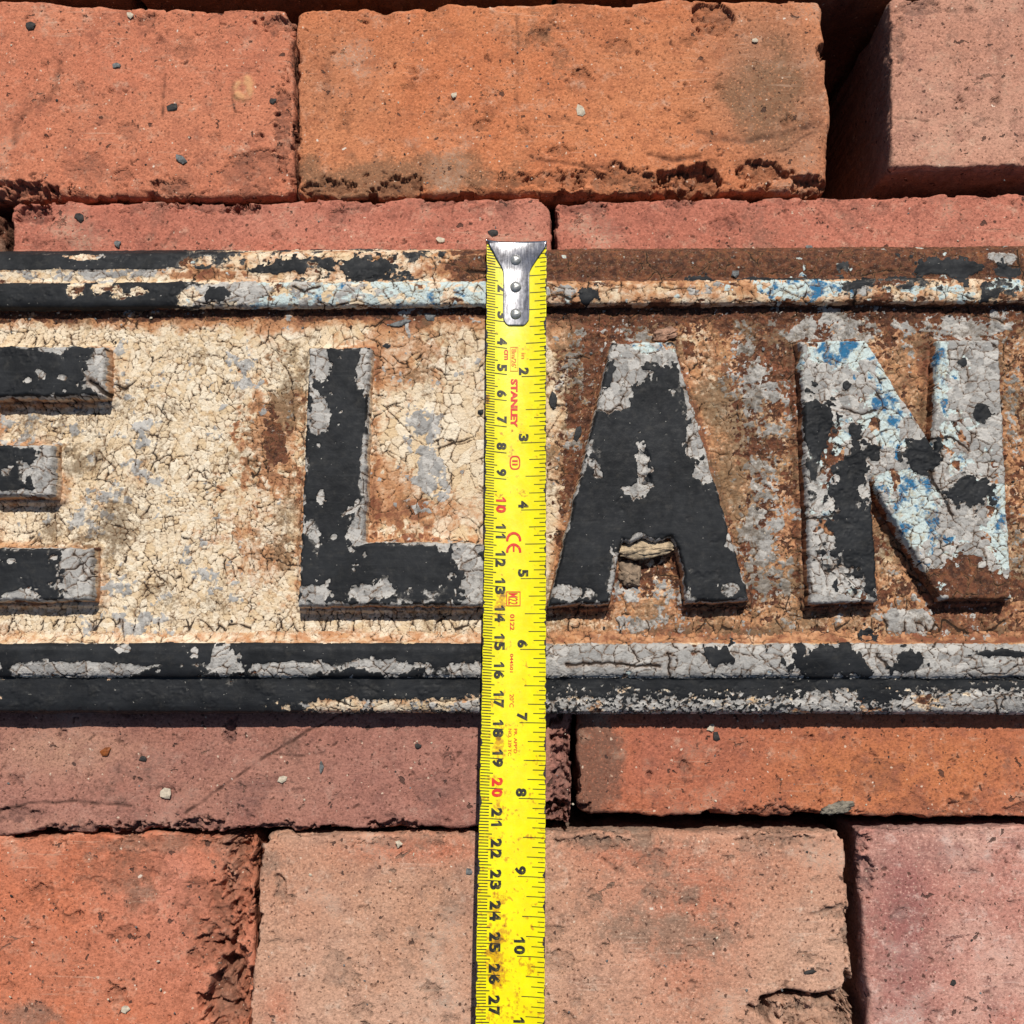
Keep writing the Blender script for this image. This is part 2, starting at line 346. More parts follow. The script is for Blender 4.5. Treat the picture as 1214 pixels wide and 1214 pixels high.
    for (px, py, rx, ry, dpt, sharp) in chips:
        sharp = sharp * 0.6
        c = at(px, py, z); kx = abs(at(px + rx, py, z)[0] - c[0]); ky = abs(at(px, py + ry, z)[1] - c[1]); kk = min(kx, ky)
        rr = np.hypot((X - c[0]) / kx, (Y - c[1]) / ky)
        near = rr < 2.2
        nz = np.zeros(X.shape)
        nz[near] = 0.55 * fbm(NX[near] * 0.8 / kk, NY[near] * 0.8 / kk, 5, seed + 21, 0.6)
        f = 1 - rr + nz; mk = sst(0, sharp, f) * near
        tx = np.zeros(X.shape); fs = max(0.16, min(0.5, kk * 0.45)); _, _, fr, fx, fy = worley(NX[near] / fs + 0.25 * gn(NX[near] * 3, NY[near] * 3, seed), NY[near] / fs, seed + 26)
        tx[near] = 0.35 * fbm(NX[near] * 2.4, NY[near] * 2.4, 4, seed + 22) + 0.9 * (fr - 0.5) + 1.2 * ((fr * 7.3 % 1) - 0.5) * fx + 1.2 * ((fr * 3.7 % 1) - 0.5) * fy
        Z = Z - (dpt + 0.025) * mk * (0.75 + 0.35 * np.clip(f, 0, 1) + 0.5 * tx) * np.exp(-D * 0.8); chip = np.maximum(chip, mk * min(1.0, 0.45 + 3.0 * dpt) * (0.75 + 0.6 * np.clip(tx, -0.5, 0.5)))
    rk = np.maximum(chip - 0.1, 0)
    Z = Z + rk * 0.05 * fbm(NX * 3.1, NY * 3.1, 4, seed + 23, 0.6) * (D < 0.3)
    X = X + np.where(side, 0.05 * fbm(NX * 1.5, NY * 1.5, 4, seed + 24), 0); Y = Y + np.where(side, 0.05 * fbm(NX * 1.5, NY * 1.5 + 40, 4, seed + 25), 0)
    mark = np.zeros(X.shape); pale = np.zeros(X.shape)
    for (pts, wpx, dpt, dark) in grooves:
        L = [tuple(at(px, py, z)[:2]) for px, py in pts]; w = wpx / 30.0
        dist = seg_dist(X + 0.05 * fbm(NX * 1.2, NY * 1.2, 3, seed + 41), Y + 0.05 * fbm(NX * 1.2, NY * 1.2, 3, seed + 42), L)
        g = np.exp(-(dist / w) ** 2) * np.clip(0.8 + 0.8 * fbm(NX * 2.5, NY * 2.5, 3, seed + 43), 0, 1.3)
        Z = Z - dpt * g; mark = np.maximum(mark, g * dark); pale = np.maximum(pale, g * -dark)
    # pits and pores
    pit = np.zeros(X.shape)
    for cs, frac, rad, dp in ((0.8, 0.34, 0.075, 0.08), (0.36, 0.26, 0.09, 0.05), (0.2, 0.2, 0.13, 0.03)):
        d1, _, rid, _, _ = worley(NX / cs + 0.3 * fbm(NX * 3, NY * 3, 2, seed + 51), NY / cs + 0.3 * fbm(NX * 3, NY * 3, 2, seed + 52), seed + 53, 0.95)
        rad_ = rad * (0.5 + 1.2 * rid / frac); pm = sst(rad_, rad_ * 0.45, d1) * (rid < frac)
        Z = Z - dp * pm * top; pit = np.maximum(pit, pm * top * 0.8)
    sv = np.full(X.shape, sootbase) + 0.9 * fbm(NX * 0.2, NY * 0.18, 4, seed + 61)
    for (px, py, rx, ry, a) in soot:
        c = at(px, py, z); kx = rx / 30.0; ky = ry / 30.0
        sv = sv + a * np.exp(-((X - c[0]) / kx) ** 2 - ((Y - c[1]) / ky) ** 2)
    tv = np.clip(0.45 * fbm(NX * 0.12, NY * 0.12, 3, seed + 71) + bias, 0, 1)
    for (px, py, rx, ry, a) in tone:
        c = at(px, py, z); tv = tv + a * np.exp(-((X - c[0]) * 30 / rx) ** 2 - ((Y - c[1]) * 30 / ry) ** 2)
    V3 = np.stack([X, Y, Z + z], -1).reshape(-1, 3)
    keep = ~((np.minimum(DU[:-1, :-1], DU[1:, 1:]) + np.maximum(DU[:-1, :-1], DU[1:, 1:]) > 0) & (np.maximum(DV[:-1, :-1], DV[1:, 1:]) > 0))
    V3, Fq, A = compact(V3, grid_faces(len(u), len(v), keep), dict(chip=np.clip(chip, 0, 1), mark=np.clip(mark, 0, 1), pit=pit, pale=np.clip(pale, 0, 1), soot=sv, tone=np.clip(tv, 0, 1)))
    o = build(name, V3, Fq, mat, attrs=A)
    return tag(o, label, 'brick', group)

MB_ORANGE = brick_mat('orange_red_brick', (191, 117, 89), (197, 125, 95), (183, 103, 81), sootc=(119, 91, 77))
MB_AMBER = brick_mat('amber_orange_brick', (193, 117, 79), (201, 129, 89), (161, 115, 89), sootc=(121, 95, 73))
MB_ROSE = brick_mat('rose_brown_brick', (185, 131, 109), (191, 139, 117), (197, 151, 129), sootc=(133, 105, 89))
MB_RED = brick_mat('soft_red_brick', (179, 109, 89), (187, 117, 97), (193, 129, 109), sootc=(141, 99, 83))
MB_PINK = brick_mat('dusky_pink_brick', (157, 105, 91), (165, 115, 101), (179, 137, 115), sootc=(117, 91, 79), dust=(187, 151, 135))
MB_TERRA = brick_mat('terracotta_brick', (173, 105, 83), (177, 105, 77), (189, 117, 77), sootc=(105, 83, 71))
MB_CORAL = brick_mat('coral_orange_brick', (195, 115, 83), (191, 119, 91), (197, 129, 107), sootc=(139, 109, 93))
MB_TAN = brick_mat('dusty_tan_brick', (189, 143, 117), (199, 157, 133), (185, 115, 89), sootc=(135, 111, 95), dust=(213, 189, 169))
MB_PURPLE = brick_mat('purple_pink_brick', (187, 129, 115), (203, 159, 143), (151, 99, 93), sootc=(141, 97, 91), dust=(221, 195, 183), dusta=0.75)
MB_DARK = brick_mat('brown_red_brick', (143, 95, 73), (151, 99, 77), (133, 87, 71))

# top row, north of the sign
brick('brick', 'orange red brick in the upper left corner with a dark pebble fleck', [(-330, -14), (348, 14), (348, 234), (-330, 230)], 0.0, MB_ORANGE, 11, (-15, -10, 360, 250),
      chips=[(30, 228, 46, 14, 0.45, 0.3), (205, 222, 26, 10, 0.14, 0.2), (300, 205, 44, 26, 0.10, 0.12), (105, 205, 28, 22, 0.05, 0.1), (335, 150, 10, 60, 0.15, 0.3), (330, 30, 26, 10, 0.2, 0.3), (218, 60, 12, 14, 0.05, 0.2), (152, 156, 14, 12, 0.04, 0.2), (255, 165, 9, 8, 0.05, 0.3)],
      grooves=[([(70, 75), (66, 105), (58, 118), (30, 132), (18, 150), (18, 168)], 4.5, 0.05, 0.55), ([(288 + 8 * math.cos(a), 107 - 9 * math.sin(a)) for a in np.linspace(1.2, 6.3, 14)] + [(296, 100), (293, 93)], 4.2, -0.05, -1.5), ([(288 + 13 * math.cos(a), 107 - 14 * math.sin(a)) for a in np.linspace(2.6, 5.4, 9)], 1.6, 0.05, 0.8), ([(195, 90), (192, 140)], 1.6, 0.04, 0.8), ([(275, 112), (278, 138)], 1.5, 0.04, 0.7)],
      soot=[(50, 170, 30, 14, 0.7), (310, 218, 40, 16, 0.8), (150, 150, 60, 40, 0.25)])
brick('brick', 'long amber orange brick with a chipped lower edge and grey brown stain', [(352, 10), (976, -4), (984, 226), (352, 234)], 0.0, MB_AMBER, 12, (340, -10, 995, 250), r0=0.34,
      chips=[(610, 214, 22, 10, 0.12, 0.2), (660, 214, 34, 12, 0.12, 0.2), (735, 213, 62, 16, 0.2, 0.2), (820, 212, 40, 20, 0.55, 0.25), (905, 206, 32, 16, 0.32, 0.25), (960, 218, 24, 12, 0.5, 0.3), (975, 60, 8, 10, 0.3, 0.3), (845, 18, 24, 20, 0.28, 0.3), (636, 46, 13, 10, 0.08, 0.15), (690, 88, 12, 8, 0.1, 0.2), (571, 148, 10, 9, 0.1, 0.2), (665, 65, 10, 12, 0.07, 0.3), (410, 145, 10, 16, 0.05, 0.2), (488, 84, 6, 6, 0.08, 0.3), (390, 222, 40, 12, 0.2, 0.4), (470, 222, 30, 14, 0.25, 0.3)],
      grooves=[([(613, 18), (614, 60), (613, 105), (614, 155)], 2.2, 0.03, 0.45), ([(828, 156), (850, 164), (885, 168), (930, 158), (968, 148)], 4, 0.05, 0.7), ([(885, 190), (930, 178), (970, 152)], 1.5, 0.03, 0.6), ([(770, 184), (800, 190), (830, 186)], 3, 0.1, 0.8), ([(388, 70), (386, 130)], 5, 0.05, 0.35), ([(640, 190), (720, 200)], 2, 0.06, 0.6), ([(668, 142), (700, 152)], 2.5, 0.04, 0.5)],
      soot=[(420, 212, 80, 34, 1.4), (540, 205, 70, 26, 1.0), (905, 110, 62, 80, 1.25), (620, 60, 50, 40, 0.35), (850, 20, 34, 22, 0.8), (370, 180, 14, 50, 0.5)], tone=[(905, 90, 66, 95, 1.2), (950, 140, 40, 80, 0.8)])
brick('brick', 'rose brown brick beside the deep black gap in the upper right corner', [(1056, 0), (1690, -12), (1690, 192), (1058, 197)], 0.05, MB_ROSE, 13, (1040, -10, 1230, 212), r0=0.16, rc=0.2, edge=0.06, bias=0.1,
      chips=[(1064, 50, 10, 26, 0.10, 0.3), (1090, 10, 30, 8, 0.1, 0.3)], grooves=[([(1183, 55), (1186, 100), (1184, 150)], 4, 0.03, 0.35), ([(1060, 140), (1100, 143)], 1.5, 0.04, 0.6)], soot=[(1150, 60, 80, 50, 0.35), (1150, 200, 100, 10, 0.7)], tone=[(1180, 150, 60, 40, 0.5)])
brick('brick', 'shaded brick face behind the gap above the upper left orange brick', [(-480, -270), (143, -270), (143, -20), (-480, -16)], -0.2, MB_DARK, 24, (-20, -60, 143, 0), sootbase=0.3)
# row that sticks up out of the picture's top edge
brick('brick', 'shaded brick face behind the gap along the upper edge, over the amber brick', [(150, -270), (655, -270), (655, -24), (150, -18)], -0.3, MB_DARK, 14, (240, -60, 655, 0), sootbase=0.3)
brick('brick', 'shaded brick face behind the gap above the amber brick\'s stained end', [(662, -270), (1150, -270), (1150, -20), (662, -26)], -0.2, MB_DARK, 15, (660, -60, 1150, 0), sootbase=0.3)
# row half hidden by the sign's upper edge
brick('brick', 'soft red brick under the sign\'s upper edge, with a rounded corner by the tape hook', [(11, 240), (654, 234), (654, 500), (11, 500)], 0.0, MB_RED, 16, (0, 225, 665, 310), rc=0.75, r0=0.26,
      chips=[(245, 243, 44, 10, 0.2, 0.25), (290, 246, 22, 8, 0.3, 0.3), (38, 254, 26, 14, 0.3, 0.4), (425, 244, 22, 10, 0.08, 0.2), (520, 240, 20, 8, 0.06, 0.2), (80, 290, 34, 10, 0.05, 0.15), (600, 246, 20, 12, 0.06, 0.3)],
      grooves=[([(190, 297), (208, 270)], 1.3, 0.03, 0.6), ([(537, 240), (537, 262)], 1.2, 0.03, 0.6), ([(490, 242), (484, 262)], 1.2, 0.02, 0.5)], soot=[(70, 285, 50, 14, 0.6), (600, 240, 20, 8, 0.6), (385, 255, 20, 10, 0.4)], tone=[(620, 265, 50, 30, 0.8), (330, 270, 60, 20, 0.5)])
brick('brick', 'soft red brick under the sign\'s upper edge on the side of the letter N', [(658, 238), (1300, 228), (1300, 500), (658, 500)], 0.0, MB_RED, 17, (645, 220, 1230, 310), r0=0.2, rc=0.45,
      chips=[(690, 246, 34, 12, 0.12, 0.2), (880, 236, 16, 6, 0.12, 0.3), (805, 242, 20, 6, 0.15, 0.3), (1050, 231, 40, 4, 0.12, 0.3)],
      grooves=[([(970, 248), (1010, 296)], 1.4, 0.03, 0.6), ([(985, 236), (1000, 256)], 3, 0.03, 0.4), ([(1080, 250), (1090, 280)], 1.2, 0.02, 0.4)], soot=[(700, 248, 40, 14, 0.5), (1080, 276, 60, 18, 0.3), (1000, 262, 20, 20, 0.3)], tone=[(1150, 270, 90, 30, 0.4)])
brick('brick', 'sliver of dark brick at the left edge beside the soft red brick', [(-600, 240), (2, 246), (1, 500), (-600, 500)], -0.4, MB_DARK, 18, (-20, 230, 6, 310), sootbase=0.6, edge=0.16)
# row half hidden by the sign's lower edge
brick('brick', 'dusky pink brick below the sign, scratched, its broken end behind the tape', [(-40, 735), (678, 735), (677, 978), (-40, 990)], 0.0, MB_PINK, 19, (-15, 835, 690, 1000), r0=0.2, rc=0.35,
      chips=[(666, 915, 15, 70, 0.45, 0.7), (655, 966, 24, 18, 0.8, 0.6), (100, 986, 60, 9, 0.15, 0.3), (170, 983, 40, 7, 0.3, 0.3), (235, 980, 34, 9, 0.3, 0.3), (330, 984, 40, 8, 0.25, 0.3), (470, 980, 30, 8, 0.35, 0.3), (15, 966, 26, 10, 0.12, 0.2), (515, 938, 28, 22, 0.04, 0.12), (530, 902, 6, 14, 0.1, 0.3), (274, 868, 9, 16, 0.18, 0.3), (196, 940, 12, 11, 0.06, 0.3), (295, 945, 26, 24, 0.025, 0.2), (640, 984, 30, 12, 0.2, 0.3)],
      grooves=[([(220, 965), (290, 914), (350, 876), (405, 846)], 1.5, 0.07, 1.0), ([(-5, 961), (40, 953), (90, 950), (155, 956)], 1.6, 0.06, 1.0), ([(332, 894), (352, 897), (384, 893)], 1.8, 0.05, 0.8), ([(60, 920), (62, 945)], 1.5, 0.03, 0.4)],
      soot=[(110, 935, 60, 30, 0.5), (150, 890, 50, 25, 0.35), (295, 945, 30, 26, 0.5), (515, 938, 30, 24, 0.5), (96, 978, 12, 12, 0.7), (664, 920, 14, 60, 0.6)], tone=[(80, 890, 90, 30, 0.9), (30, 975, 60, 16, 0.3)])
brick('brick', 'terracotta brick below the sign with a mortar crumb on its lower edge', [(684, 735), (1330, 735), (1330, 971), (685, 966)], 0.0, MB_TERRA, 20, (672, 835, 1230, 985), r0=0.22, rc=0.55,
      chips=[(920, 966, 46, 9, 0.14, 0.2), (1035, 920, 34, 26, 0.03, 0.1), (1140, 960, 24, 12, 0.05, 0.15), (1080, 958, 34, 14, 0.03, 0.12), (980, 968, 40, 8, 0.15, 0.3), (690, 962, 14, 12, 0.3, 0.4), (1208, 962, 20, 10, 0.1, 0.3), (812, 908, 6, 8, 0.1, 0.3)],
      grooves=[([(760, 930), (762, 960)], 1.0, 0.02, 0.5), ([(1007, 920), (1040, 900), (1055, 925)], 1.2, 0.02, 0.3), ([(1180, 950), (1206, 945)], 1.5, 0.03, 0.4)],
      soot=[(700, 900, 30, 80, 1.6), (760, 890, 60, 40, 0.3), (1190, 905, 14, 14, 0.3)], tone=[(1110, 910, 130, 50, 1.0)])
# bottom row
brick('brick', 'coral orange brick in the lower left corner with a broken dark end', [(-340, 990), (304, 989), (290, 1330), (-340, 1330)], -0.1, MB_CORAL, 21, (-15, 980, 315, 1230), r0=0.2, rc=0.5,
      chips=[(268, 1190, 30, 70, 0.9, 0.3), (285, 1040, 18, 70, 0.5, 0.5), (262, 1105, 24, 50, 0.18, 0.2), (250, 1130, 22, 30, 0.2, 0.2), (150, 1030, 60, 22, 0.06, 0.12), (110, 1050, 26, 10, 0.06, 0.15), (48, 1058, 17, 11, 0.12, 0.2), (138, 1178, 11, 16, 0.15, 0.2), (225, 1075, 24, 34, 0.05, 0.12), (290, 1000, 20, 14, 0.4, 0.4), (200, 998, 60, 8, 0.08, 0.3), (158, 1072, 8, 8, 0.06, 0.3), (180, 1080, 8, 10, 0.06, 0.3)],
      grooves=[([(62, 1068), (75, 1085), (82, 1090)], 1.5, 0.05, 0.6), ([(65, 1055), (100, 1056)], 1.2, 0.03, 0.5), ([(225, 1050), (240, 1048)], 2, 0.05, 0.6)],
      soot=[(40, 1205, 50, 14, 0.8), (180, 1195, 34, 24, 0.5), (270, 1200, 26, 60, 1.0), (190, 1000, 90, 12, 0.7), (120, 1050, 40, 16, 0.35), (280, 1030, 20, 60, 0.9)], tone=[(205, 1035, 26, 30, 0.6), (170, 1100, 70, 60, 0.35)])
brick('brick', 'dusty tan brick under the tape with a reddish edge stain and cracked corner', [(312, 989), (1000, 986), (1016, 1182), (1012, 1330), (288, 1330)][:1] + [(1000, 986), (1022, 1330), (284, 1330)], 0.0, MB_TAN, 22, (280, 975, 1030, 1230), r0=0.2, rc=0.5,
      chips=[(1008, 1110, 10, 30, 0.3, 0.3), (400, 1150, 24, 20, 0.05, 0.12), (332, 1055, 7, 16, 0.14, 0.25), (330, 1042, 6, 6, 0.08, 0.25), (490, 1000, 60, 10, 0.08, 0.2), (450, 1110, 9, 11, 0.04, 0.2), (655, 1105, 12, 12, 0.08, 0.2), (662, 1143, 17, 16, 0.06, 0.15), (775, 1022, 20, 14, 0.07, 0.2), (920, 996, 44, 9, 0.12, 0.25), (700, 1000, 40, 10, 0.12, 0.3), (965, 1203, 56, 18, 0.4, 0.15), (1012, 1186, 22, 14, 0.9, 0.3), (905, 1200, 12, 10, 0.4, 0.3), (430, 1200, 14, 12, 0.06, 0.2), (770, 1060, 14, 10, 0.05, 0.2), (992, 1082, 18, 10, 0.12, 0.2), (1010, 1190, 14, 40, 0.5, 0.3)],
      grooves=[([(905, 1188), (930, 1181), (975, 1185), (1016, 1174)], 4.0, 1.2, 1.0), ([(888, 1194), (902, 1200), (912, 1214)], 2.5, 0.3, 1.0), ([(940, 1186), (944, 1160)], 1.2, 0.04, 0.6), ([(960, 1084), (990, 1078)], 2, 0.08, 0.8), ([(715, 1018), (740, 1036)], 2, 0.05, 0.6)],
      soot=[(340, 1010, 40, 20, 0.4), (500, 1170, 90, 40, 0.55), (520, 1060, 40, 40, 0.3), (860, 1100, 90, 60, 0.5), (700, 998, 70, 12, 0.8), (900, 1000, 80, 14, 0.5), (920, 1206, 70, 14, 0.5), (310, 1120, 20, 40, 0.4)],
      tone=[(490, 1008, 90, 16, 1.0), (840, 1040, 110, 50, 0.6), (330, 1195, 20, 30, 0.7), (800, 1110, 80, 60, 0.35), (735, 1010, 60, 16, 0.6)])
brick('brick', 'purple pink dusty brick in the lower right corner', [(1019, 984), (1660, 975), (1660, 1330), (1036, 1330)], 0.0, MB_PURPLE, 23, (1005, 975, 1230, 1230), r0=0.13, rc=0.18, edge=0.05, bias=-0.2,
      chips=[(1018, 1025, 16, 40, 0.3, 0.3), (1100, 985, 60, 5, 0.06, 0.3)], grooves=[([(1036, 1070), (1046, 1214)], 2, 0.03, 0.2)], soot=[(1120, 1012, 30, 18, 0.45), (1090, 1000, 40, 14, 0.3)], tone=[(1070, 1130, 34, 130, 0.9), (1080, 1060, 24, 40, 0.5)])

# ------------------------------------------------------------------ the cast sign
ZF, ZR, ZL = 0.9, 1.42, 1.72            # field, rail ridge and letter tops
yS = lambda py, z: at(607, py, z)[1]
SX0, SX1 = at(-260, 600, ZF)[0], at(1474, 600, ZF)[0]
FX0, FX1 = at(-12, 600, ZF)[0], at(1226, 600, ZF)[0]
sign = empty('cast_iron_sign', (0, (yS(299, 1) + yS(845, 1)) / 2, 0.02))
tag(sign, 'weathered cast iron sign with raised letters and flaking black and cream paint, lying on bricks', 'sign')

_wc = {}
def ragged(X, Y):
    """uneven outline for patches of flaked paint: radial factor and shift, cached per surface"""
    k = (X.shape, float(X.flat[0]), float(Y.flat[0]))
    if k not in _wc:
        wx = X + 0.05 * fbm(X * 4, Y * 4, 2, 201); wy = Y + 0.05 * fbm(X * 4, Y * 4, 2, 202)
        _, _, a, _, _ = worley(wx / 0.34, wy / 0.34, 203); _, _, b, _, _ = worley(wx / 0.15, wy / 0.15, 204)
        _wc[k] = (1 + 0.30 * fbm(X * 1.3, Y * 1.3, 3, 205) + 0.55 * (a - 0.5) + 0.40 * (b - 0.5), 0.13 * fbm(X * 1.4, Y * 1.4, 4, 206, 0.6), 0.13 * fbm(X * 1.4, Y * 1.4, 4, 207, 0.6))
    return _wc[k]
def blobs(X, Y, z, lst):
    s = np.zeros(X.shape)
    f, ox, oy = ragged(X, Y)
    for (px, py, rx, ry, a) in lst:
        c = at(px, py, z); q = min(1.0, min(rx, ry) / 14.0)
        r = np.hypot((X + ox * q - c[0]) / (rx / 31.0), (Y + oy * q - c[1]) / (ry / 31.0)) * f; s = s + a * sst(1.25, 0.75, r)
    return s
def flake_noise(X, Y, seed):
    wx = X + 0.06 * fbm(X * 3, Y * 3, 2, seed + 1); wy = Y + 0.06 * fbm(X * 3, Y * 3, 2, seed + 2)
    _, _, c1, _, _ = worley(wx / 0.30, wy / 0.30, seed + 3); _, _, c2, _, _ = worley(wx / 0.12, wy / 0.12, seed + 4)
    return 0.42 * fbm(X * 1.1, Y * 1.1, 4, seed, 0.6) + 0.30 * (c1 - 0.5) + 0.22 * (c2 - 0.5)
def crackle(X, Y, cell, seed, wid=0.035, sx=1.0, sy=1.0):
    """returns (crack distance in crack widths, cell random, surface height in cm)"""
    wx = X + 0.45 * fbm(X * 0.42, Y * 0.42, 2, seed + 11) + 0.06 * fbm(X * 2.6, Y * 2.6, 3, seed); wy = Y + 0.45 * fbm(X * 0.42, Y * 0.42, 2, seed + 12) + 0.06 * fbm(X * 2.6, Y * 2.6, 3, seed + 5)
    _, e1, r1, ox, oy = worley(wx * sx / cell, wy * sy / cell, seed + 6, 0.95)
    _, e2, r2, _, _ = worley(wx * sx / (cell * 3.1) + 9, wy * sy / (cell * 3.1), seed + 7, 0.9)
    w1 = wid * np.clip(0.72 + 0.8 * fbm(X * 1.0, Y * 1.0, 3, seed + 8), 0.38, 1.5)
    w2 = wid * 1.35 * np.clip(0.55 + 1.1 * fbm(X * 0.7, Y * 0.7, 3, seed + 9), 0.02, 1.6)
    d = np.minimum(e1 * cell / w1, e2 * cell * 3.1 / w2)
    tilt = ((r1 * 7.31 % 1) - 0.5) * ox + ((r1 * 13.7 % 1) - 0.5) * oy
    h = -0.055 * np.exp(-(d / 0.9) ** 2) + 0.017 * tilt + 0.012 * np.exp(-((d - 2.2) / 1.0) ** 2) + 0.010 * (r1 - 0.5)
    return d, r1, h
def layers(X, Y, K, G, B, Cc, S, crack, cell, hc, seed, dirt=None):
    """surface relief (cm) of the paint coats and the vertex fields the material reads"""
    k = sst(-0.02, 0.04, K); g = sst(-0.03, 0.05, G); b = sst(-0.03, 0.05, B); c = sst(-0.03, 0.05, Cc)
    und = np.maximum(np.maximum(g, b), c)
    h = 0.022 * c + 0.008 * b * (1 - c * 0.5) + 0.026 * g + 0.040 * k
    h = h + hc * np.maximum(und * 1.0, 0.5) * (1 - 0.93 * k)
    h = h + (1 - und) * (1 - k) * 0.030 * fbm(X * 4.5, Y * 4.5, 4, seed + 80, 0.6) + 0.006 * k * fbm(X * 2, Y * 2, 3, seed + 81)
    h = h + 0.012 * np.exp(-(K / 0.05) ** 2)            # lifted edges of the top coat
    return h, dict(dirt=(-0.35 + 0.5 * fbm(X * 0.5, Y * 0.5, 4, seed + 82, 0.6)) if dirt is None else dirt, black=K, grey=G, blue=B, cream=Cc, stain=S, crack=crack, cell=cell)

# raised letters (outline of the flat top, measured in the photograph)
E_ = [(-98, 411), (124, 411), (124, 470), (-18, 470), (-18, 528), (62, 528), (62, 588), (-18, 588), (-18, 650), (108, 650), (108, 712), (-98, 712)]
L_ = [(367, 412), (438, 412), (431, 643), (606, 645), (606, 717), (354, 718)]
A_ = [(726, 407), (798, 405), (889, 712), (814, 714), (811, 672), (804, 650), (796, 636), (778, 642), (762, 636), (748, 643), (738, 638), (732, 660), (729, 682), (722, 715), (651, 718)]
N_ = [(949, 405), (1026, 403), (1107, 532), (1113, 403), (1184, 403), (1199, 709), (1117, 711), (1031, 568), (1041, 712), (962, 715)]
LET = [('E', E_), ('L', L_), ('A', A_), ('N', N_)]
LETP = [[tuple(at(px, py, ZL)[:2]) for px, py in q] for _, q in LET]

def plate():
    ya, yb = yS(772, ZF), yS(356, ZF)
    xs = axis(SX0, SX1, FX0, FX1, 0.036, 0.3); ys = axis(ya, yb, ya, yb, 0.036, 0.3)
    X, Y = np.meshgrid(xs, ys)
    sd = np.full(X.shape, -9.0)
    for p in LETP: sd = np.maximum(sd, poly_sdf(X, Y, p))
    dl = np.maximum(-sd - 0.15, 0)                                     # distance outside a letter's foot
    # px-like coordinate along the sign for the left-to-right change of state
    xm = at(650, 560, ZF)[0]
    right = sst(xm - 1.2, xm + 1.6, X + 0.8 * fbm(X * 0.5, Y * 0.5, 3, 301))
    ytop = yS(371, ZF); ybot = yS(764, ZF)
    dtop = ytop - Y; dbot = Y - ybot
    n1 = fbm(X * 0.35, Y * 0.35, 4, 311); n2 = fbm(X * 1.2, Y * 1.2, 4, 312); fl = flake_noise(X, Y, 313)
    Cc = 0.62 - 0.62 * right + 0.9 * fl * (0.55 + 0.7 * right) - 0.75 * sst(0.55, 0.1, dtop + 0.15 * n2) + blobs(X, Y, ZF, [
        (325, 525, 16, 34, -0.9), (325, 460, 14, 30, -0.35), (850, 560, 30, 150, 0.30), (835, 500, 22, 80, 0.25), (1080, 450, 40, 40, 0.3), (770, 725, 60, 25, 0.45), (690, 745, 60, 16, 0.5), (850, 742, 60, 18, 0.35),
        (920, 640, 20, 40, 0.2), (690, 560, 26, 100, -0.25), (1000, 735, 120, 20, 0.2), (660, 700, 20, 60, -0.2), (1075, 620, 30, 60, 0.2), (1205, 560, 20, 160, 0.1), (700, 440, 40, 30, -0.2), (765, 755, 130, 8, 0.6)])
    G = -0.47 + 1.0 * fl + 0.25 * n1 + blobs(X, Y, ZF, [
        (160, 470, 40, 60, 0.22), (190, 560, 60, 60, 0.12), (100, 610, 30, 20, 0.35), (280, 440, 24, 20, 0.3), (220, 700, 60, 40, 0.28), (150, 740, 40, 14, 0.4), (505, 520, 18, 60, 0.5), (515, 570, 20, 30, 0.4), (560, 440, 24, 16, 0.3), (140, 690, 16, 20, 0.35),
        (905, 560, 20, 120, 0.35), (890, 450, 26, 40, 0.42), (1000, 390, 60, 18, 0.7), (1140, 388, 50, 16, 0.65), (890, 650, 24, 40, 0.45), (920, 690, 24, 20, 0.4), (755, 740, 26, 10, 0.65), (1075, 735, 28, 14, 0.85), (740, 395, 40, 12, 0.4),
        (680, 440, 26, 30, 0.28), (690, 530, 24, 60, 0.22), (770, 700, 40, 16, 0.55), (1205, 480, 12, 40, 0.25), (1200, 640, 14, 60, 0.25), (50, 515, 60, 20, 0.25)])
    rg_ = right * fbm(X * 5.5, Y * 5.5, 4, 315, 0.7); Cc = Cc + 0.34 * rg_ + 0.06 * right; G = G + 0.36 * right * fbm(X * 6.5, Y * 6.5, 4, 316, 0.7)
    K = -1.0 + 0.3 * fl + blobs(X, Y, ZF, [(1028, 752, 11, 10, 1.4), (457, 411, 5, 4, 1.2), (330, 730, 1, 1, 0)])
    B = np.full(X.shape, -1.0)
    S = 0.05 + 0.22 * n1 + 0.47 * right - 0.2 * rg_ + 0.34 * sst(0.38, 0.0, dl + 0.12 * n2) * sst(-1.0, 0.6, n1 + right) + 0.55 * sst(1.0, 0.15, dtop + 0.25 * n2) + 0.42 * sst(0.75, 0.1, dbot + 0.2 * n2) + blobs(X, Y, ZF, [
        (325, 520, 34, 60, 0.45), (310, 600, 50, 60, 0.25), (300, 690, 60, 60, 0.15), (465, 420, 50, 60, 0.30), (460, 590, 60, 40, 0.40), (520, 610, 70, 24, 0.30), (410, 735, 60, 30, 0.2), (590, 460, 40, 60, 0.18), (540, 430, 60, 30, 0.12),
        (840, 520, 34, 150, 0.05), (700, 400, 60, 30, 0.35), (930, 420, 60, 40, 0.4), (1075, 420, 40, 60, 0.1), (1180, 740, 100, 30, 0.25), (550, 530, 50, 50, -0.25), (200, 690, 80, 40, -0.1), (70, 400, 90, 14, -0.15)])
    cell = 0.225
    d1, c1, h1 = crackle(X, Y, cell, 331, 0.0125)
    d2, c2, h2 = crackle(X, Y, 0.42, 337, 0.017)
    mixw = sst(-0.1, 0.25, fbm(X * 0.22, Y * 0.22, 2, 341) + 0.10 * (X - FX0 - 6))
    big = blobs(X, Y, ZF, [(540, 520, 90, 130, 0.8), (470, 400, 200, 30, 0.8)]) + right * 0.2
    mixw = np.clip(mixw * 0.5 + big, 0, 1) > 0.5
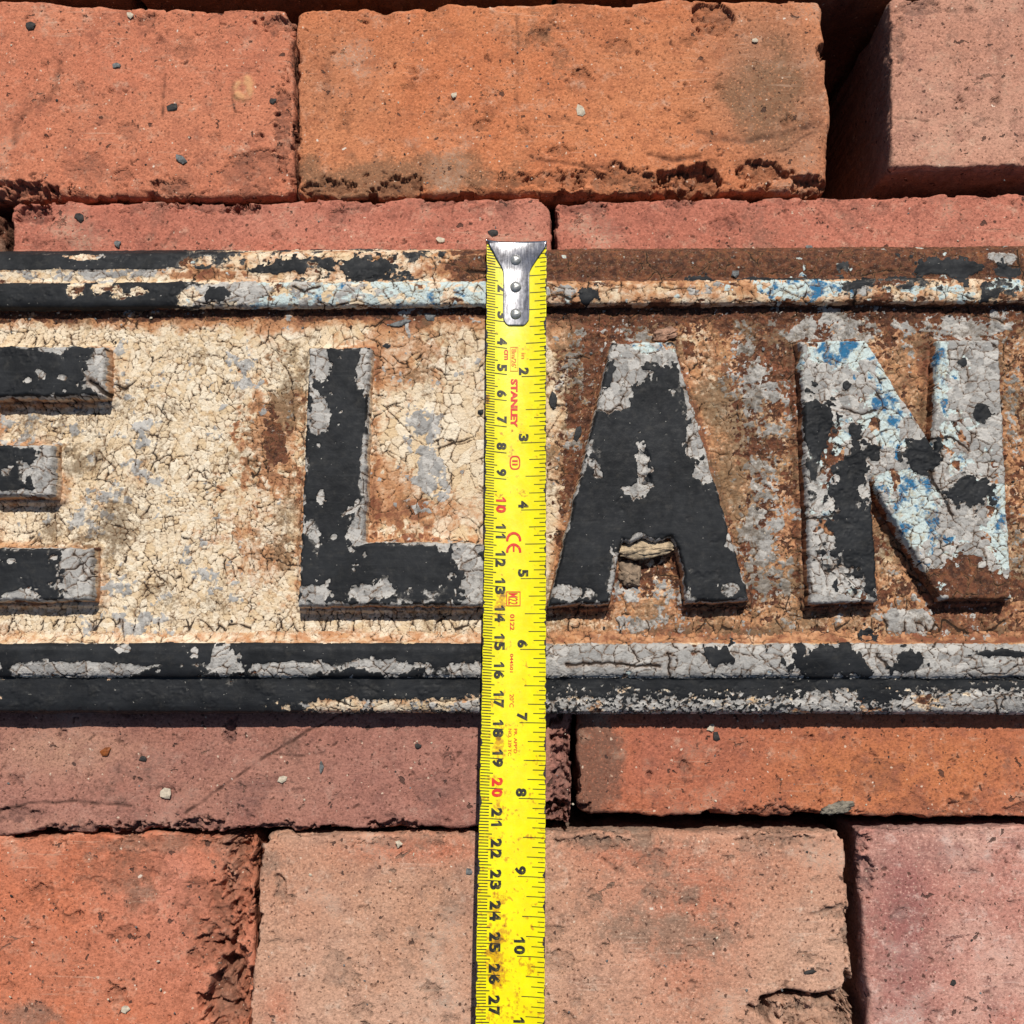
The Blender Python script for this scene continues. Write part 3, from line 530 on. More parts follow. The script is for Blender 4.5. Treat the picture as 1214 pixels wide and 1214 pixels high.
    crack = np.where(mixw, d2, d1) * (1 + 1.2 * right * sst(-0.1, 0.5, fbm(X * 0.9, Y * 0.9, 3, 342))); ce = np.where(mixw, c2, c1); hc = np.where(mixw, h2, h1)
    crack = crack * (1 + 1.5 * sst(-0.05, 0.05, G)); hc = hc * (1 - 0.6 * sst(-0.05, 0.05, G))
    # a few long open cracks, and vertical tension cracks along the fillets under the letters
    dv, _, hv = crackle(X, Y, 0.7, 351, 0.022, 1.0, 0.3)
    fz = sst(1.15, 0.8, dbot) * sst(0.05, 0.2, dbot)
    crack = np.where(fz > 0.5, np.minimum(crack * 1.6, dv), crack); hc = hc * (1 - 0.5 * fz) + hv * fz * 0.9
    for pts, w in ((([(446, 405), (455, 418), (480, 432), (500, 424), (512, 410)]), 2.0), ([(330, 415), (345, 450), (350, 500)], 1.6), ([(130, 455), (150, 460), (170, 445)], 2.2), ([(115, 735), (112, 760)], 1.8), ([(1010, 725), (1020, 762), (1045, 745), (1046, 775)], 1.8), ([(650, 430), (670, 422), (700, 425)], 1.6), ([(1145, 360), (1150, 375), (1190, 382)], 2.5), ([(1060, 640), (1075, 680), (1100, 700)], 2.0)):
        L = [tuple(at(a, b, ZF)[:2]) for a, b in pts]
        q = seg_dist(X + 0.12 * n2, Y + 0.12 * fbm(X * 1.3, Y * 1.3, 3, 361), L) / (w * 0.5 * np.clip(0.8 + 1.3 * fbm(X * 2, Y * 2, 3, 362), 0.15, 1.8) / 31.0)
        crack = np.minimum(crack, q); hc = hc - 0.06 * np.exp(-q * q)
    DR = 0.0 + 0.6 * fbm(X * 0.45, Y * 0.45, 4, 366, 0.6) + 0.45 * right + blobs(X, Y, ZF, [(150, 520, 60, 60, 0.25), (110, 600, 60, 60, 0.25), (160, 620, 40, 30, 0.2), (30, 510, 60, 24, 0.3), (340, 520, 20, 130, 0.35), (340, 450, 24, 60, 0.3), (560, 410, 40, 20, 0.25), (690, 540, 30, 120, 0.3), (900, 560, 30, 160, 0.3), (540, 540, 50, 80, -0.5), (230, 620, 50, 80, -0.25), (250, 400, 150, 16, -0.2)])
    h, A = layers(X, Y, K, G, B, Cc, S, crack, ce, hc, 371, DR)
    # right-hand part: coarse lumpy scale
    h = h + right * (0.05 * fbm(X * 2.6, Y * 2.6, 5, 381, 0.68)) + 0.03 * n1
    h = h + 0.16 * sst(0.22, 0.0, dl) ** 2 + 0.22 * sst(0.45, -0.1, dbot) ** 2 + 0.05 * sst(0.35, 0.0, dtop)
    V = np.stack([X, Y, ZF + h], -1).reshape(-1, 3)
    inside = sd > 0.12
    keep = ~(inside[:-1, :-1] & inside[1:, 1:] & inside[1:, :-1] & inside[:-1, 1:])
    V, Fq, A = compact(V, grid_faces(len(xs), len(ys), keep), A)
    build('field_panel', V, Fq, M_SIGN, sign, attrs=A)
plate()

def letter(ch, pts, label, K0, Kb, G0, Gb, B0, Bb, C0, S0, Sb, edgek, dents=(), extra=None, seed=0, ccell=0.36, cw=0.015):
    P = np.array([at(px, py, ZL)[:2] for px, py in pts])
    x0, y0 = P.min(0) - 0.34; x1, y1 = P.max(0) + 0.34
    xs = axis(x0, x1, max(x0, FX0 - 0.4), x1, 0.036, 0.2); ys = axis(y0, y1, y0, y1, 0.036, 0.2)
    X, Y = np.meshgrid(xs, ys)
    wob = 0.045 * fbm(X * 1.3, Y * 1.3, 4, seed) + 0.03 * fbm(X * 5, Y * 5, 4, seed + 1, 0.65)
    sd = poly_sdf(X, Y, [tuple(p) for p in P]) + wob
    n1 = fbm(X * 0.5, Y * 0.5, 4, seed + 2); n2 = fbm(X * 1.5, Y * 1.5, 4, seed + 3); fl = flake_noise(X, Y, seed + 4)
    # profile: rounded top edge, steep drafted side
    side = np.clip((-sd + 0.02) / 0.15, 0, 1)
    prof = 1 - sst(0, 1, side) ** 0.9
    tp = sst(-0.02, 0.10, sd)
    Hh = (ZL - ZF) * prof - 0.05 * (1 - tp)
    edge = sst(0.26, 0.02, sd)                                          # 1 at the edge of the flat top
    K = K0 + 0.42 * fl - edgek * edge * (0.35 + 0.9 * sst(-0.25, 0.55, n2)) - 1.5 * sst(0.02, -0.06, sd) + 1.25 * blobs(X, Y, ZL, Kb)
    G = G0 + 0.75 * fl + blobs(X, Y, ZL, Gb) - 1.1 * sst(0.0, -0.07, sd)
    B = B0 + 0.7 * fbm(X * 1.6, Y * 1.6, 4, seed + 6) + blobs(X, Y, ZL, Bb) - 1.1 * sst(0.0, -0.07, sd)
    Cc = C0 + 0.8 * fl - 0.9 * blobs(X, Y, ZL, Sb); S = S0 + 0.2 * n1 + blobs(X, Y, ZL, Sb) + 0.25 * sst(0, -0.1, sd)
    cr, ce, hc = crackle(X, Y, ccell, seed + 7, cw)
    dv, _, hv = crackle(X, Y, 0.9, seed + 8, 0.05, 1.0, 0.25)
    sdm = sst(-0.02, -0.08, sd); cr = np.where(sdm > 0.5, dv, cr); hc = hc * (1 - sdm) + 0.6 * hv * sdm
    for (pl, w, dp) in (extra or ()):
        L = [tuple(at(a, b, ZL)[:2]) for a, b in pl]
        q = seg_dist(X + 0.08 * n2, Y + 0.08 * fbm(X * 1.9, Y * 1.9, 3, seed + 9), L) / (w / 31.0)
        cr = np.minimum(cr, q); hc = hc - dp * np.exp(-q * q)
    h, A = layers(X, Y, K, G, B, Cc, S, cr, ce, hc, seed + 10)
    for (px, py, rx, ry, dp) in dents:
        c = at(px, py, ZL); q = np.hypot((X - c[0]) * 31 / rx, (Y - c[1]) * 31 / ry) + 0.25 * n2
        h = h - dp * sst(1.1, 0.4, q) * (0.7 + 0.6 * fbm(X * 4, Y * 4, 3, seed + 12))
    Zv = ZF + Hh + h * (0.35 + 0.65 * tp) + 0.02 * n1 * tp
    Zv = np.where(prof < 0.02, ZF - 0.06, Zv)
    V = np.stack([X, Y, Zv], -1).reshape(-1, 3)
    ok = sd > -0.19; keep = ok[:-1, :-1] | ok[1:, 1:] | ok[1:, :-1] | ok[:-1, 1:]
    V, Fq, A = compact(V, grid_faces(len(xs), len(ys), keep), A)
    o = build('raised_letter', V, Fq, M_SIGN, sign, attrs=A); o['label'] = label
    return o

letter('E', E_, 'black raised letter E with flaked grey arm ends', 0.52,
       [(70, 440, 50, 20, -0.05), (50, 445, 6, 6, -0.6), (34, 452, 5, 5, -0.5), (76, 448, 7, 4, -0.5), (8, 560, 8, 6, -0.5), (30, 556, 12, 12, -0.5), (14, 665, 6, 4, -0.6), (30, 705, 20, 6, -0.6), (122, 440, 18, 40, -0.55), (58, 560, 18, 40, -0.6), (95, 680, 24, 40, -0.6), (60, 414, 18, 5, -0.5), (10, 585, 60, 6, -0.35)],
       0.45, [(130, 450, 10, 30, -0.3)], -0.35, [(30, 565, 10, 10, 0.5), (62, 706, 10, 6, 0.6), (10, 588, 14, 4, 0.6)], 0.2, 0.25, [], 0.55, seed=400,
       extra=[([(108, 452), (124, 466), (134, 468)], 2.6, 0.15)])
letter('L', L_, 'black raised letter L with grey flaking edges', 0.60,
       [(378, 432, 13, 24, -0.75), (378, 470, 12, 10, -0.3), (380, 495, 13, 24, -0.75), (432, 440, 8, 26, -0.6), (432, 530, 8, 20, -0.35), (430, 590, 8, 40, -0.4), (424, 630, 12, 24, -0.8), (372, 545, 8, 20, -0.3), (372, 640, 10, 20, -0.5), (372, 705, 18, 12, -0.6), (436, 702, 26, 10, -0.6), (455, 690, 8, 8, -0.5), (500, 706, 50, 8, -0.4), (566, 690, 18, 34, -0.75), (555, 660, 22, 16, -0.6), (526, 648, 8, 8, -0.6), (381, 589, 4, 6, -0.9), (396, 636, 4, 4, -0.9), (480, 690, 30, 8, -0.05)],
       0.5, [(428, 600, 6, 60, 0.2)], -0.7, [(374, 450, 5, 8, 0.9), (368, 600, 5, 20, 0.6)], 0.4, 0.15, [(470, 720, 100, 12, 0.2)], 0.70, seed=430)
letter('A', A_, 'black raised letter A with pale flaked apex and torn counter', 0.66,
       [(760, 418, 46, 16, -1.1), (745, 440, 22, 16, -0.8), (738, 462, 14, 16, -0.6), (722, 480, 14, 12, -0.6), (705, 535, 12, 20, -0.35), (696, 555, 12, 14, -0.3), (762, 556, 9, 20, -1.0), (756, 581, 14, 8, -0.9), (812, 460, 10, 50, -0.45), (825, 520, 10, 40, -0.6), (835, 560, 10, 16, -0.7), (765, 645, 30, 8, -0.5), (672, 702, 20, 9, -0.6), (700, 705, 8, 6, -0.5), (866, 700, 14, 10, -0.6), (868, 640, 8, 10, -0.6), (822, 690, 8, 20, -0.3), (728, 690, 8, 30, -0.4)],
       0.45, [(745, 415, 20, 10, -0.1), (775, 412, 20, 8, -0.5)], -0.5, [(760, 412, 34, 10, 1.1), (750, 535, 8, 8, 0.9), (752, 545, 6, 8, 0.6), (730, 440, 8, 20, 0.5)], 0.4, 0.35, [(780, 412, 10, 8, 0.4), (840, 690, 20, 20, 0.3)], 0.62, seed=460,
       dents=[(763, 546, 7, 14, 0.14), (766, 570, 7, 9, 0.18), (785, 640, 18, 8, 0.12)], extra=[([(735, 650), (745, 664)], 2.0, 0.1), ([(812, 640), (818, 660), (830, 690)], 1.8, 0.12)])
letter('N', N_, 'pale grey raised letter N with blue patches and black remnants', -0.42,
       [(970, 500, 18, 28, 0.75), (964, 545, 8, 40, 0.4), (1010, 560, 18, 30, 0.85), (1012, 630, 26, 50, 0.55), (1030, 650, 14, 60, 0.5), (1000, 590, 14, 20, 0.5), (980, 660, 20, 40, 0.2), (1090, 545, 18, 16, 0.8), (1100, 530, 20, 12, 0.6), (1150, 582, 22, 18, 0.75), (1120, 590, 12, 8, 0.3), (1165, 490, 9, 11, 0.6), (1012, 512, 8, 10, 0.9), (1036, 538, 8, 12, 0.8), (1003, 457, 4, 5, 0.9), (1140, 430, 6, 5, 0.7), (1000, 700, 40, 10, 0.1)],
       0.28, [(1000, 415, 50, 20, -0.55), (1050, 480, 18, 60, -0.6), (985, 530, 20, 30, -0.6), (1040, 500, 20, 16, -0.5), (1085, 610, 26, 50, -0.6), (1115, 440, 12, 40, -0.5), (1145, 692, 46, 26, -1.0), (1185, 700, 20, 14, -0.6), (1185, 620, 14, 60, -0.5), (985, 625, 16, 14, -0.5), (1060, 570, 30, 16, -0.4), (1130, 530, 14, 30, -0.4)],
       0.16, [(1150, 690, 50, 24, -0.9), (1010, 420, 44, 26, 0.5), (1055, 480, 20, 46, 0.55), (1090, 610, 34, 60, 0.6), (1040, 545, 20, 16, 0.7), (1118, 430, 10, 40, 0.5), (1188, 640, 10, 50, 0.4), (985, 625, 14, 12, -0.5), (982, 545, 8, 20, -0.5)], 0.0, 0.55, [(1140, 690, 60, 30, 0.6), (985, 545, 10, 20, 0.3)], 0.05, seed=490,
       extra=[([(1098, 548), (1110, 580), (1130, 610)], 1.8, 0.07), ([(958, 615), (985, 612), (1008, 606)], 1.6, 0.06), ([(1105, 520), (1130, 520), (1148, 535)], 1.5, 0.06), ([(998, 485), (1020, 490), (1040, 486)], 1.4, 0.05)])

def rail(name, prof, z0, label, Kf, Gb, Kb, Bb, Cb, Sb, base, seed, extra=()):
    """prof: list of (pixel row, height); swept along x"""
    P = np.array([(yS(py, z), z) for py, z in prof])
    seg = np.hypot(*np.diff(P, axis=0).T); cum = np.concatenate([[0], np.cumsum(seg)])
    t = np.linspace(0, cum[-1], int(cum[-1] / 0.036))
    yy = np.interp(t, cum, P[:, 0]); zz = np.interp(t, cum, P[:, 1])
    ker = np.exp(-np.linspace(-1.6, 1.6, 7) ** 2); ker /= ker.sum()
    pad = lambda a: np.convolve(np.pad(a, 3, 'edge'), ker, 'valid')
    yy = pad(yy); zz = pad(zz)
    ty = np.gradient(yy); tz = np.gradient(zz); ln = np.hypot(ty, tz) + 1e-9
    ny, nz = -tz / ln, ty / ln
    if nz.mean() < 0: ny, nz = -ny, -nz
    xs = axis(SX0, SX1, FX0, FX1, 0.036, 0.3)
    X, T = np.meshgrid(xs, t); _, Y = np.meshgrid(xs, yy); _, Z = np.meshgrid(xs, zz); _, NY = np.meshgrid(xs, ny); _, NZ = np.meshgrid(xs, nz)
    n1 = fbm(X * 0.4, T * 0.8, 4, seed); n2 = fbm(X * 1.4, T * 2.0, 4, seed + 1); fl = flake_noise(X * 0.75, T * 1.15, seed + 2)
    kb, gb, bb, cb, sb = base(X, Y, T, n1)
    K = kb + 0.62 * fl + 0.15 * n1 + blobs(X, Y, 1.3, Kb); G = gb + 0.75 * fl + blobs(X, Y, 1.3, Gb)
    B = bb + 0.6 * fbm(X * 1.5, T * 2.0, 4, seed + 4) + blobs(X, Y, 1.3, Bb); Cc = cb + 0.8 * fl + blobs(X, Y, 1.3, Cb); S = sb + 0.25 * n2 + blobs(X, Y, 1.3, Sb)
    cr, ce, hc = crackle(X, T, 0.36, seed + 5, 0.015, 0.8, 1.1)
    for (pl, w) in extra:
        L = [tuple(at(a, b, 1.3)[:2]) for a, b in pl]; q = seg_dist(X + 0.1 * n2, Y + 0.06 * fbm(X * 1.9, T * 1.9, 3, seed + 9), L) / (w / 31.0)
        cr = np.minimum(cr, q); hc = hc - 0.08 * np.exp(-q * q)
    h, A = layers(X, T, K, G, B, Cc, S, cr, ce, hc, seed + 6)
    h = h + 0.025 * n1 + 0.012 * n2
    V = np.stack([X, Y + NY * h, Z + NZ * h], -1).reshape(-1, 3)
    o = build(name, V, grid_faces(len(xs), len(t)) if yy[-1] > yy[0] else grid_faces(len(xs), len(t))[:, ::-1], M_SIGN, sign, attrs=A); o['label'] = label

def px2x(px): return at(px, 600, 1.2)[0]
def bt(X, Y, T, n1):
    # upper moulding: black at the left, patchy in the middle, rusty at the right
    l = sst(px2x(330), px2x(120), X); r = sst(px2x(480), px2x(660), X + n1)
    ridge = sst(yS(331, 1.3), yS(335, 1.3), Y); side = sst(yS(362, 1.2), yS(365, 1.1), Y)
    outer = 1 - ridge
    kb = -0.42 + 0.72 * l * outer * sst(yS(319, 1.15), yS(316, 1.15), Y) + 0.85 * sst(px2x(262), px2x(165), X + 0.9 * fbm(X * 1.1, T * 2.2, 4, 531, 0.6)) * ridge + 0.30 * outer * (1 - r) * (1 - l) - 0.25 * r - 1.0 * side
    gb = -0.30 + 0.25 * ridge * sst(px2x(180), px2x(230), X) * sst(px2x(480), px2x(420), X) - 0.25 * r - 0.8 * side
    bb = -0.5 + 0.62 * ridge * sst(px2x(225), px2x(300), X) * sst(px2x(720), px2x(600), X) + 0.05 * ridge * r - 0.8 * side
    cb = 0.28 - 0.75 * r * outer - 0.18 * r * ridge - 0.7 * side
    sb = 0.05 + 0.45 * r - 0.12 * r * ridge + 0.25 * outer * (1 - l) + 0.2 * l * outer
    return kb, gb, bb, cb, sb
rail('border_moulding', [(296, 0.05), (297, 0.55), (299, 0.95), (303, 1.06), (316, 1.14), (330, 1.12), (333, 1.18), (336, 1.38), (342, 1.43), (355, 1.43), (360, 1.38), (363, 1.15), (366, 0.92), (369, 0.86)], 0, 'upper double-stepped border moulding of the sign', None,
     [(230, 300, 40, 4, 0.5), (130, 303, 20, 5, 0.5), (60, 325, 90, 6, 0.3), (140, 322, 60, 6, 0.35), (185, 350, 0.1, 0.1, 0), (110, 342, 30, 8, 0.3), (270, 348, 50, 12, 0.3), (660, 346, 20, 8, 0.6), (1020, 345, 8, 6, 0.9), (1190, 303, 22, 8, 0.7), (835, 345, 20, 8, 0.4), (25, 355, 5, 4, 0.7), (440, 326, 20, 6, 0.5)],
     [(1120, 315, 38, 12, 1.3), (1145, 318, 22, 10, 1.1), (1000, 316, 8, 12, 0.8), (430, 318, 36, 14, 0.8), (360, 312, 40, 8, 0.35), (330, 317, 30, 6, 0.5), (832, 330, 14, 5, 1.0), (697, 353, 13, 9, 1.5), (850, 304, 30, 4, 0.6), (1200, 322, 16, 8, 1.0), (1065, 336, 55, 8, 0.75), (1180, 345, 28, 12, 0.8), (950, 331, 60, 2.5, 0.9), (1005, 345, 8, 12, 0.6), (170, 306, 80, 8, 0.1), (260, 352, 14, 8, 0.5), (90, 345, 12, 8, -0.6), (122, 342, 14, 8, -0.5), (140, 348, 8, 10, -0.4), (165, 346, 10, 6, -0.6), (100, 303, 24, 4, -0.7), (150, 325, 120, 6, -0.5)],
     [(960, 343, 50, 12, 1.3), (1115, 347, 50, 10, 0.45), (1195, 338, 24, 8, 0.7), (1010, 340, 20, 8, 0.3)],
     [(160, 325, 160, 7, 0.4), (760, 348, 70, 9, 0.35), (1120, 342, 60, 8, 0.2), (880, 348, 60, 8, 0.25)],
     [(60, 325, 120, 8, -0.2), (240, 325, 40, 6, 0.5), (700, 320, 200, 20, 0.25), (570, 315, 60, 12, 0.15)], bt, 520,
     extra=[([(1012, 335), (1014, 370)], 2.0), ([(555, 318), (580, 323), (600, 320)], 2.0), ([(348, 340), (362, 348), (380, 340)], 1.8), ([(660, 350), (678, 356), (684, 352)], 1.6), ([(1094, 318), (1094, 332)], 1.8), ([(1105, 319), (1128, 318)], 2.2)])
def bb_(X, Y, T, n1):
    l = sst(px2x(640), px2x(560), X); ridge = sst(yS(803, 1.2), yS(800, 1.25), Y); up = sst(yS(766, 1.3), yS(762, 1.3), Y)
    low = sst(yS(822, 1.1), yS(834, 1.1), Y); out = 1 - ridge
    sp = 0.55 * fbm(X * 5, T * 7, 4, 565, 0.7)
    kb = out * low * sst(px2x(300), px2x(480), X) * (1.5 * sp) - 0.38 * (1 - l) * ridge + 0.42 * l * ridge - 0.62 * l * ridge * sst(yS(783, 1.3), yS(791, 1.3), Y) * sst(-0.45, 0.25, n1 + 0.1) - 1.4 * up + out * (0.42 - 0.48 * low * sst(px2x(250), px2x(450), X)) - 0.08 * out * (1 - l) * low - out * (1 - l) * (0.16 - 0.9 * sp)
    gb = 0.35 * ridge - 0.15 * out + 0.35 * out * (1 - l) - 0.7 * up; bb = -0.8 + 0 * X; cb = 0.35 + 0.3 * up
    sb = 0.05 + 0.22 * up + 0.28 * (1 - l) * up + 0.2 * out + 0.15 * sst(px2x(230), px2x(330), X) * up
    return kb, gb, bb, cb, sb
rail('border_moulding', [(748, 0.86), (755, 0.95), (760, 1.05), (764, 1.25), (767, 1.38), (771, 1.43), (786, 1.42), (796, 1.36), (800, 1.28), (802, 1.12), (805, 1.08), (825, 1.08), (836, 1.04), (842, 0.95), (844, 0.7), (843, 0.05)], 0, 'lower double-stepped border moulding of the sign', None,
     [(265, 783, 18, 12, 0.5), (1200, 830, 40, 14, 0.8), (1150, 800, 60, 20, 0.3), (600, 838, 60, 6, 0.3)],
     [(265, 783, 18, 13, -1.3), (232, 771, 5, 4, -0.8), (150, 769, 8, 4, -0.8), (90, 791, 80, 7, -0.7), (350, 791, 50, 7, -0.7), (460, 790, 40, 7, -0.7), (555, 792, 22, 6, -0.7), (210, 794, 40, 6, 0.5), (850, 778, 14, 10, 1.3), (985, 787, 50, 16, 1.5), (1075, 783, 16, 14, 0.8), (1190, 775, 34, 4, 0.7), (1040, 825, 22, 14, 0.9), (840, 810, 200, 6, 0.4), (700, 808, 60, 6, 0.3), (1150, 835, 90, 16, -0.5), (980, 830, 30, 14, -0.55), (1039, 780, 18, 12, -1.3), (1105, 830, 20, 12, 0.3), (470, 836, 120, 6, -0.45), (590, 832, 30, 10, -0.35), (10, 822, 12, 14, -0.2)],
     [(900, 786, 36, 10, 1.2), (735, 794, 50, 8, 0.9), (880, 795, 30, 8, 0.7)],
     [(1039, 780, 18, 12, 0.6), (980, 828, 30, 14, 0.5)],
     [(1040, 828, 20, 14, 0.6), (760, 795, 14, 8, 0.4), (1150, 760, 80, 8, 0.2)], bb_, 560,
     extra=[([(1080, 806), (1120, 812), (1160, 806), (1214, 806)], 2.6), ([(1040, 775), (1044, 782), (1052, 792)], 1.6), ([(790, 775), (795, 800)], 1.6), ([(670, 788), (720, 786), (780, 790)], 1.6)])

# ------------------------------------------------------------------ tape measure
TICK = {2: 349, 3: 379.4, 4: 411, 5: 442.5, 6: 473.3, 7: 504, 8: 535.6, 9: 566, 10: 596.7, 11: 629.6, 12: 661, 13: 694, 14: 726.4, 15: 759, 16: 793, 17: 828, 18: 862.7, 19: 898, 20: 933.4, 21: 969, 22: 1005, 23: 1041.6, 24: 1079, 25: 1115.8, 26: 1153.4, 27: 1191}
_pf = np.polyfit(list(TICK), list(TICK.values()), 4)
row = lambda s: np.polyval(_pf, s)                      # pixel row of reading s (cm)
_sr = np.linspace(-1, 31, 800); reading = lambda py: np.interp(py, row(_sr), _sr)
tz = lambda s: 1.62 + 0.38 * sst(0.5, 8, s) + 1.35 * sst(8, 34, s) * 1.6 - 0.0 * s
def tape_axis(s):
    """centre point and half width vector of the blade at reading s"""
    py = row(s); z = tz(s)
    l = at(np.interp(py, [290, 500, 700, 1000, 1200], [577.5, 575.5, 574.3, 567, 564]), py, z); r = at(np.interp(py, [290, 700, 1000, 1200], [648, 647, 647, 645.4]), py, z)
    return (l + r) / 2, (r - l) / 2
_ss = np.linspace(-0.6, 31, 160); _ax = [tape_axis(s) for s in _ss]
_c = np.array([a[0] for a in _ax]); _h = np.array([a[1] for a in _ax])
for k_ in range(3):
    _c[:, k_] = np.polyval(np.polyfit(_ss, _c[:, k_], 5), _ss); _h[:, k_] = np.polyval(np.polyfit(_ss, _h[:, k_], 3), _ss)
SAG = 0.17
def tape_pt(s, t, up=0.0):
    """point on the blade: s reading in cm, t from -1 (left edge) to 1 (right edge)"""
    s = np.asarray(s, float); t = np.asarray(t, float)
    P = np.stack([np.interp(s, _ss, _c[:, k]) + t * np.interp(s, _ss, _h[:, k]) for k in range(3)], -1)
    P[..., 2] += SAG * t * t + up
    return P
def tape_mat():
    t = NT('yellow_tape_lacquer'); ed = t.attr('edge'); n = t.noise(500, 5, 0.7); b = t.noise(140, 5, 0.7)
    col = t.mix(t.step(b, 0.35, 0.7), lin(234, 226, 4), lin(226, 210, 8))
    gm = t.m2('ADD', t.attr('grime'), t.m2('MULTIPLY', t.m2('SUBTRACT', n, 0.5), 1.6))
    col = t.mix(t.m2('MULTIPLY', t.step(gm, 0.42, 0.7), 0.75), col, lin(196, 128, 16))
    col = t.mix(t.m2('MULTIPLY', t.step(gm, 0.75, 0.95), 0.7), col, lin(96, 62, 26))
    w = t.step(t.m2('ADD', ed, t.m2('MULTIPLY', t.m2('SUBTRACT', n, 0.5), 0.10)), 0.0, 0.012)
    col = t.mix(w, col, lin(52, 46, 44))
    return t.done(col, t.fmix(w, t.step(n, 0.3, 0.7, 0.30, 0.42), 0.45), t.bump(n, 0.0001, 0.5), 0.45)
def plain_ink(name, rgb):
    t = NT(name); n = t.noise(900, 4, 0.7)
    return t.done(t.mix(t.m2('MULTIPLY', t.step(n, 0.55, 0.72), 0.35), lin(*rgb), lin(220, 200, 40)), 0.45, None, 0.35)
INK = plain_ink('black_print', (32, 30, 26)); RED = plain_ink('red_print', (206, 40, 26)); PALE = plain_ink('faded_red_print', (226, 128, 30))
M_TAPE = tape_mat()

tape = empty('tape_measure', tuple(tape_pt(12, 0)))
tag(tape, 'yellow steel tape measure blade with metal hook lying across the sign', 'tape measure')
def blade():
    s = np.linspace(0.22, 30.5, 760); t = np.linspace(-1, 1, 61); S, T = np.meshgrid(s, t)
    n = fbm(S * 1.6, T * 1.2, 4, 601, 0.65); n3 = fbm(S * 5, T * 2, 3, 602, 0.6)
    wl = 0.012 + 0.09 * np.maximum(0, fbm(S * 0.9, S * 0 + 1, 5, 603, 0.65)) + 0.02 * n3; wr = 0.012 + 0.11 * np.maximum(0, fbm(S * 1.1, S * 0 + 7, 5, 604, 0.65)) + 0.02 * n3
    edge = np.where(T < 0, wl - (T + 1), wr - (1 - T))
    g = 0.02 + 0.36 * n + 0.42 * np.maximum(0, fbm(S * 7, T * 9, 4, 606, 0.65)) + 0.18 * sst(14, 24, S) + 0.22 * np.exp(-((T + 0.45) / 0.25) ** 2) * sst(11, 15, S)
    for (s0, t0, a, b, c) in ((6.1, -0.98, 0.25, 0.16, 0.9), (7.5, 0.35, 0.6, 0.25, 0.35), (8.0, -0.15, 0.6, 0.2, 0.35), (13.7, -0.45, 0.5, 0.2, 0.5), (18.5, -0.45, 0.7, 0.25, 0.35), (25.6, -0.4, 0.9, 0.35, 0.35), (10.1, -0.95, 0.1, 0.06, 0.5), (26.4, 0.2, 0.4, 0.12, 0.4)):
        g = g + c * np.exp(-((S - s0) / a) ** 2 - ((T - t0) / b) ** 2)
    P = tape_pt(S, T); P[..., 2] += 0.006 * fbm(S * 0.7, T, 2, 605)
    top = P.reshape(-1, 3); bot = top - np.array([0, 0, 0.03]); nv = len(top)
    F = grid_faces(len(s), len(t)); loop = np.concatenate([np.arange(len(s)), (np.arange(1, len(t)) * len(s) + len(s) - 1), (len(t) - 1) * len(s) + np.arange(len(s) - 2, -1, -1), np.arange(len(t) - 2, 0, -1) * len(s)])
    nx = np.roll(loop, -1); rim = np.stack([loop, loop + nv, nx + nv, nx], -1)
    V = np.concatenate([top, bot]); Fall = np.concatenate([F, F[:, ::-1] + nv, rim])
    e2 = np.concatenate([edge.ravel(), np.full(nv, 0.5)]); g2 = np.concatenate([g.ravel(), np.full(nv, 0.0)])
    return build('blade', V, Fall, M_TAPE, tape, attrs=dict(edge=e2, grime=g2))
bl = blade()
def strip(V, F, s0, t0, t1, w, slant=0.0):
    tt = np.linspace(t0, t1, 5); b = len(V)
    for q in tt:
        V.append(tape_pt(s0 - w / 2 + slant * (q - t0), q, 0.010)); V.append(tape_pt(s0 + w / 2 + slant * (q - t0), q, 0.010))
    for i in range(4): F.append((b + 2 * i, b + 2 * i + 1, b + 2 * i + 3, b + 2 * i + 2))
def ticks():
    V, F = [], []
    for k in range(1, 306):
        if k <= 270 or True:
            ln = 0.68 if k % 10 == 0 else 0.38 if k % 5 == 0 else 0.28
            strip(V, F, k / 10, -0.985, -0.985 + ln, 0.032 if k % 10 else 0.030, 0.10)
    tag(build('metric_ticks', V, F, INK, bl, smooth=False), 'black millimetre and centimetre tick marks along the blade', kind='stuff')
    V, F = [], []
    for k in range(1, 190):
        ln = 0.80 if k % 16 == 0 else 0.66 if k % 8 == 0 else 0.54 if k % 4 == 0 else 0.38 if k % 2 == 0 else 0.20
        strip(V, F, k / 16 * 2.54 + 0.06, 0.985 - ln, 0.985, 0.026)
    tag(build('inch_ticks', V, F, INK, bl, smooth=False), 'black sixteenth inch tick marks along the blade', kind='stuff')
ticks()
def text_mesh(txt, bold=0.0):
    c = bpy.data.curves.new('t', 'FONT'); c.body = txt; c.align_x = 'CENTER'; c.align_y = 'CENTER'; c.offset = bold; c.resolution_u = 3
    o = bpy.data.objects.new('t', c); COL.objects.link(o); dg = bpy.context.evaluated_depsgraph_get(); dg.update()
    me = o.evaluated_get(dg).to_mesh(); V = np.array([v.co[:] for v in me.vertices]); F = [tuple(p.vertices) for p in me.polygons]
    o.evaluated_get(dg).to_mesh_clear(); bpy.data.objects.remove(o); bpy.data.curves.remove(c)
    lo, hi = V.min(0), V.max(0); V = V - (lo + hi) / 2
    return V, F, hi - lo
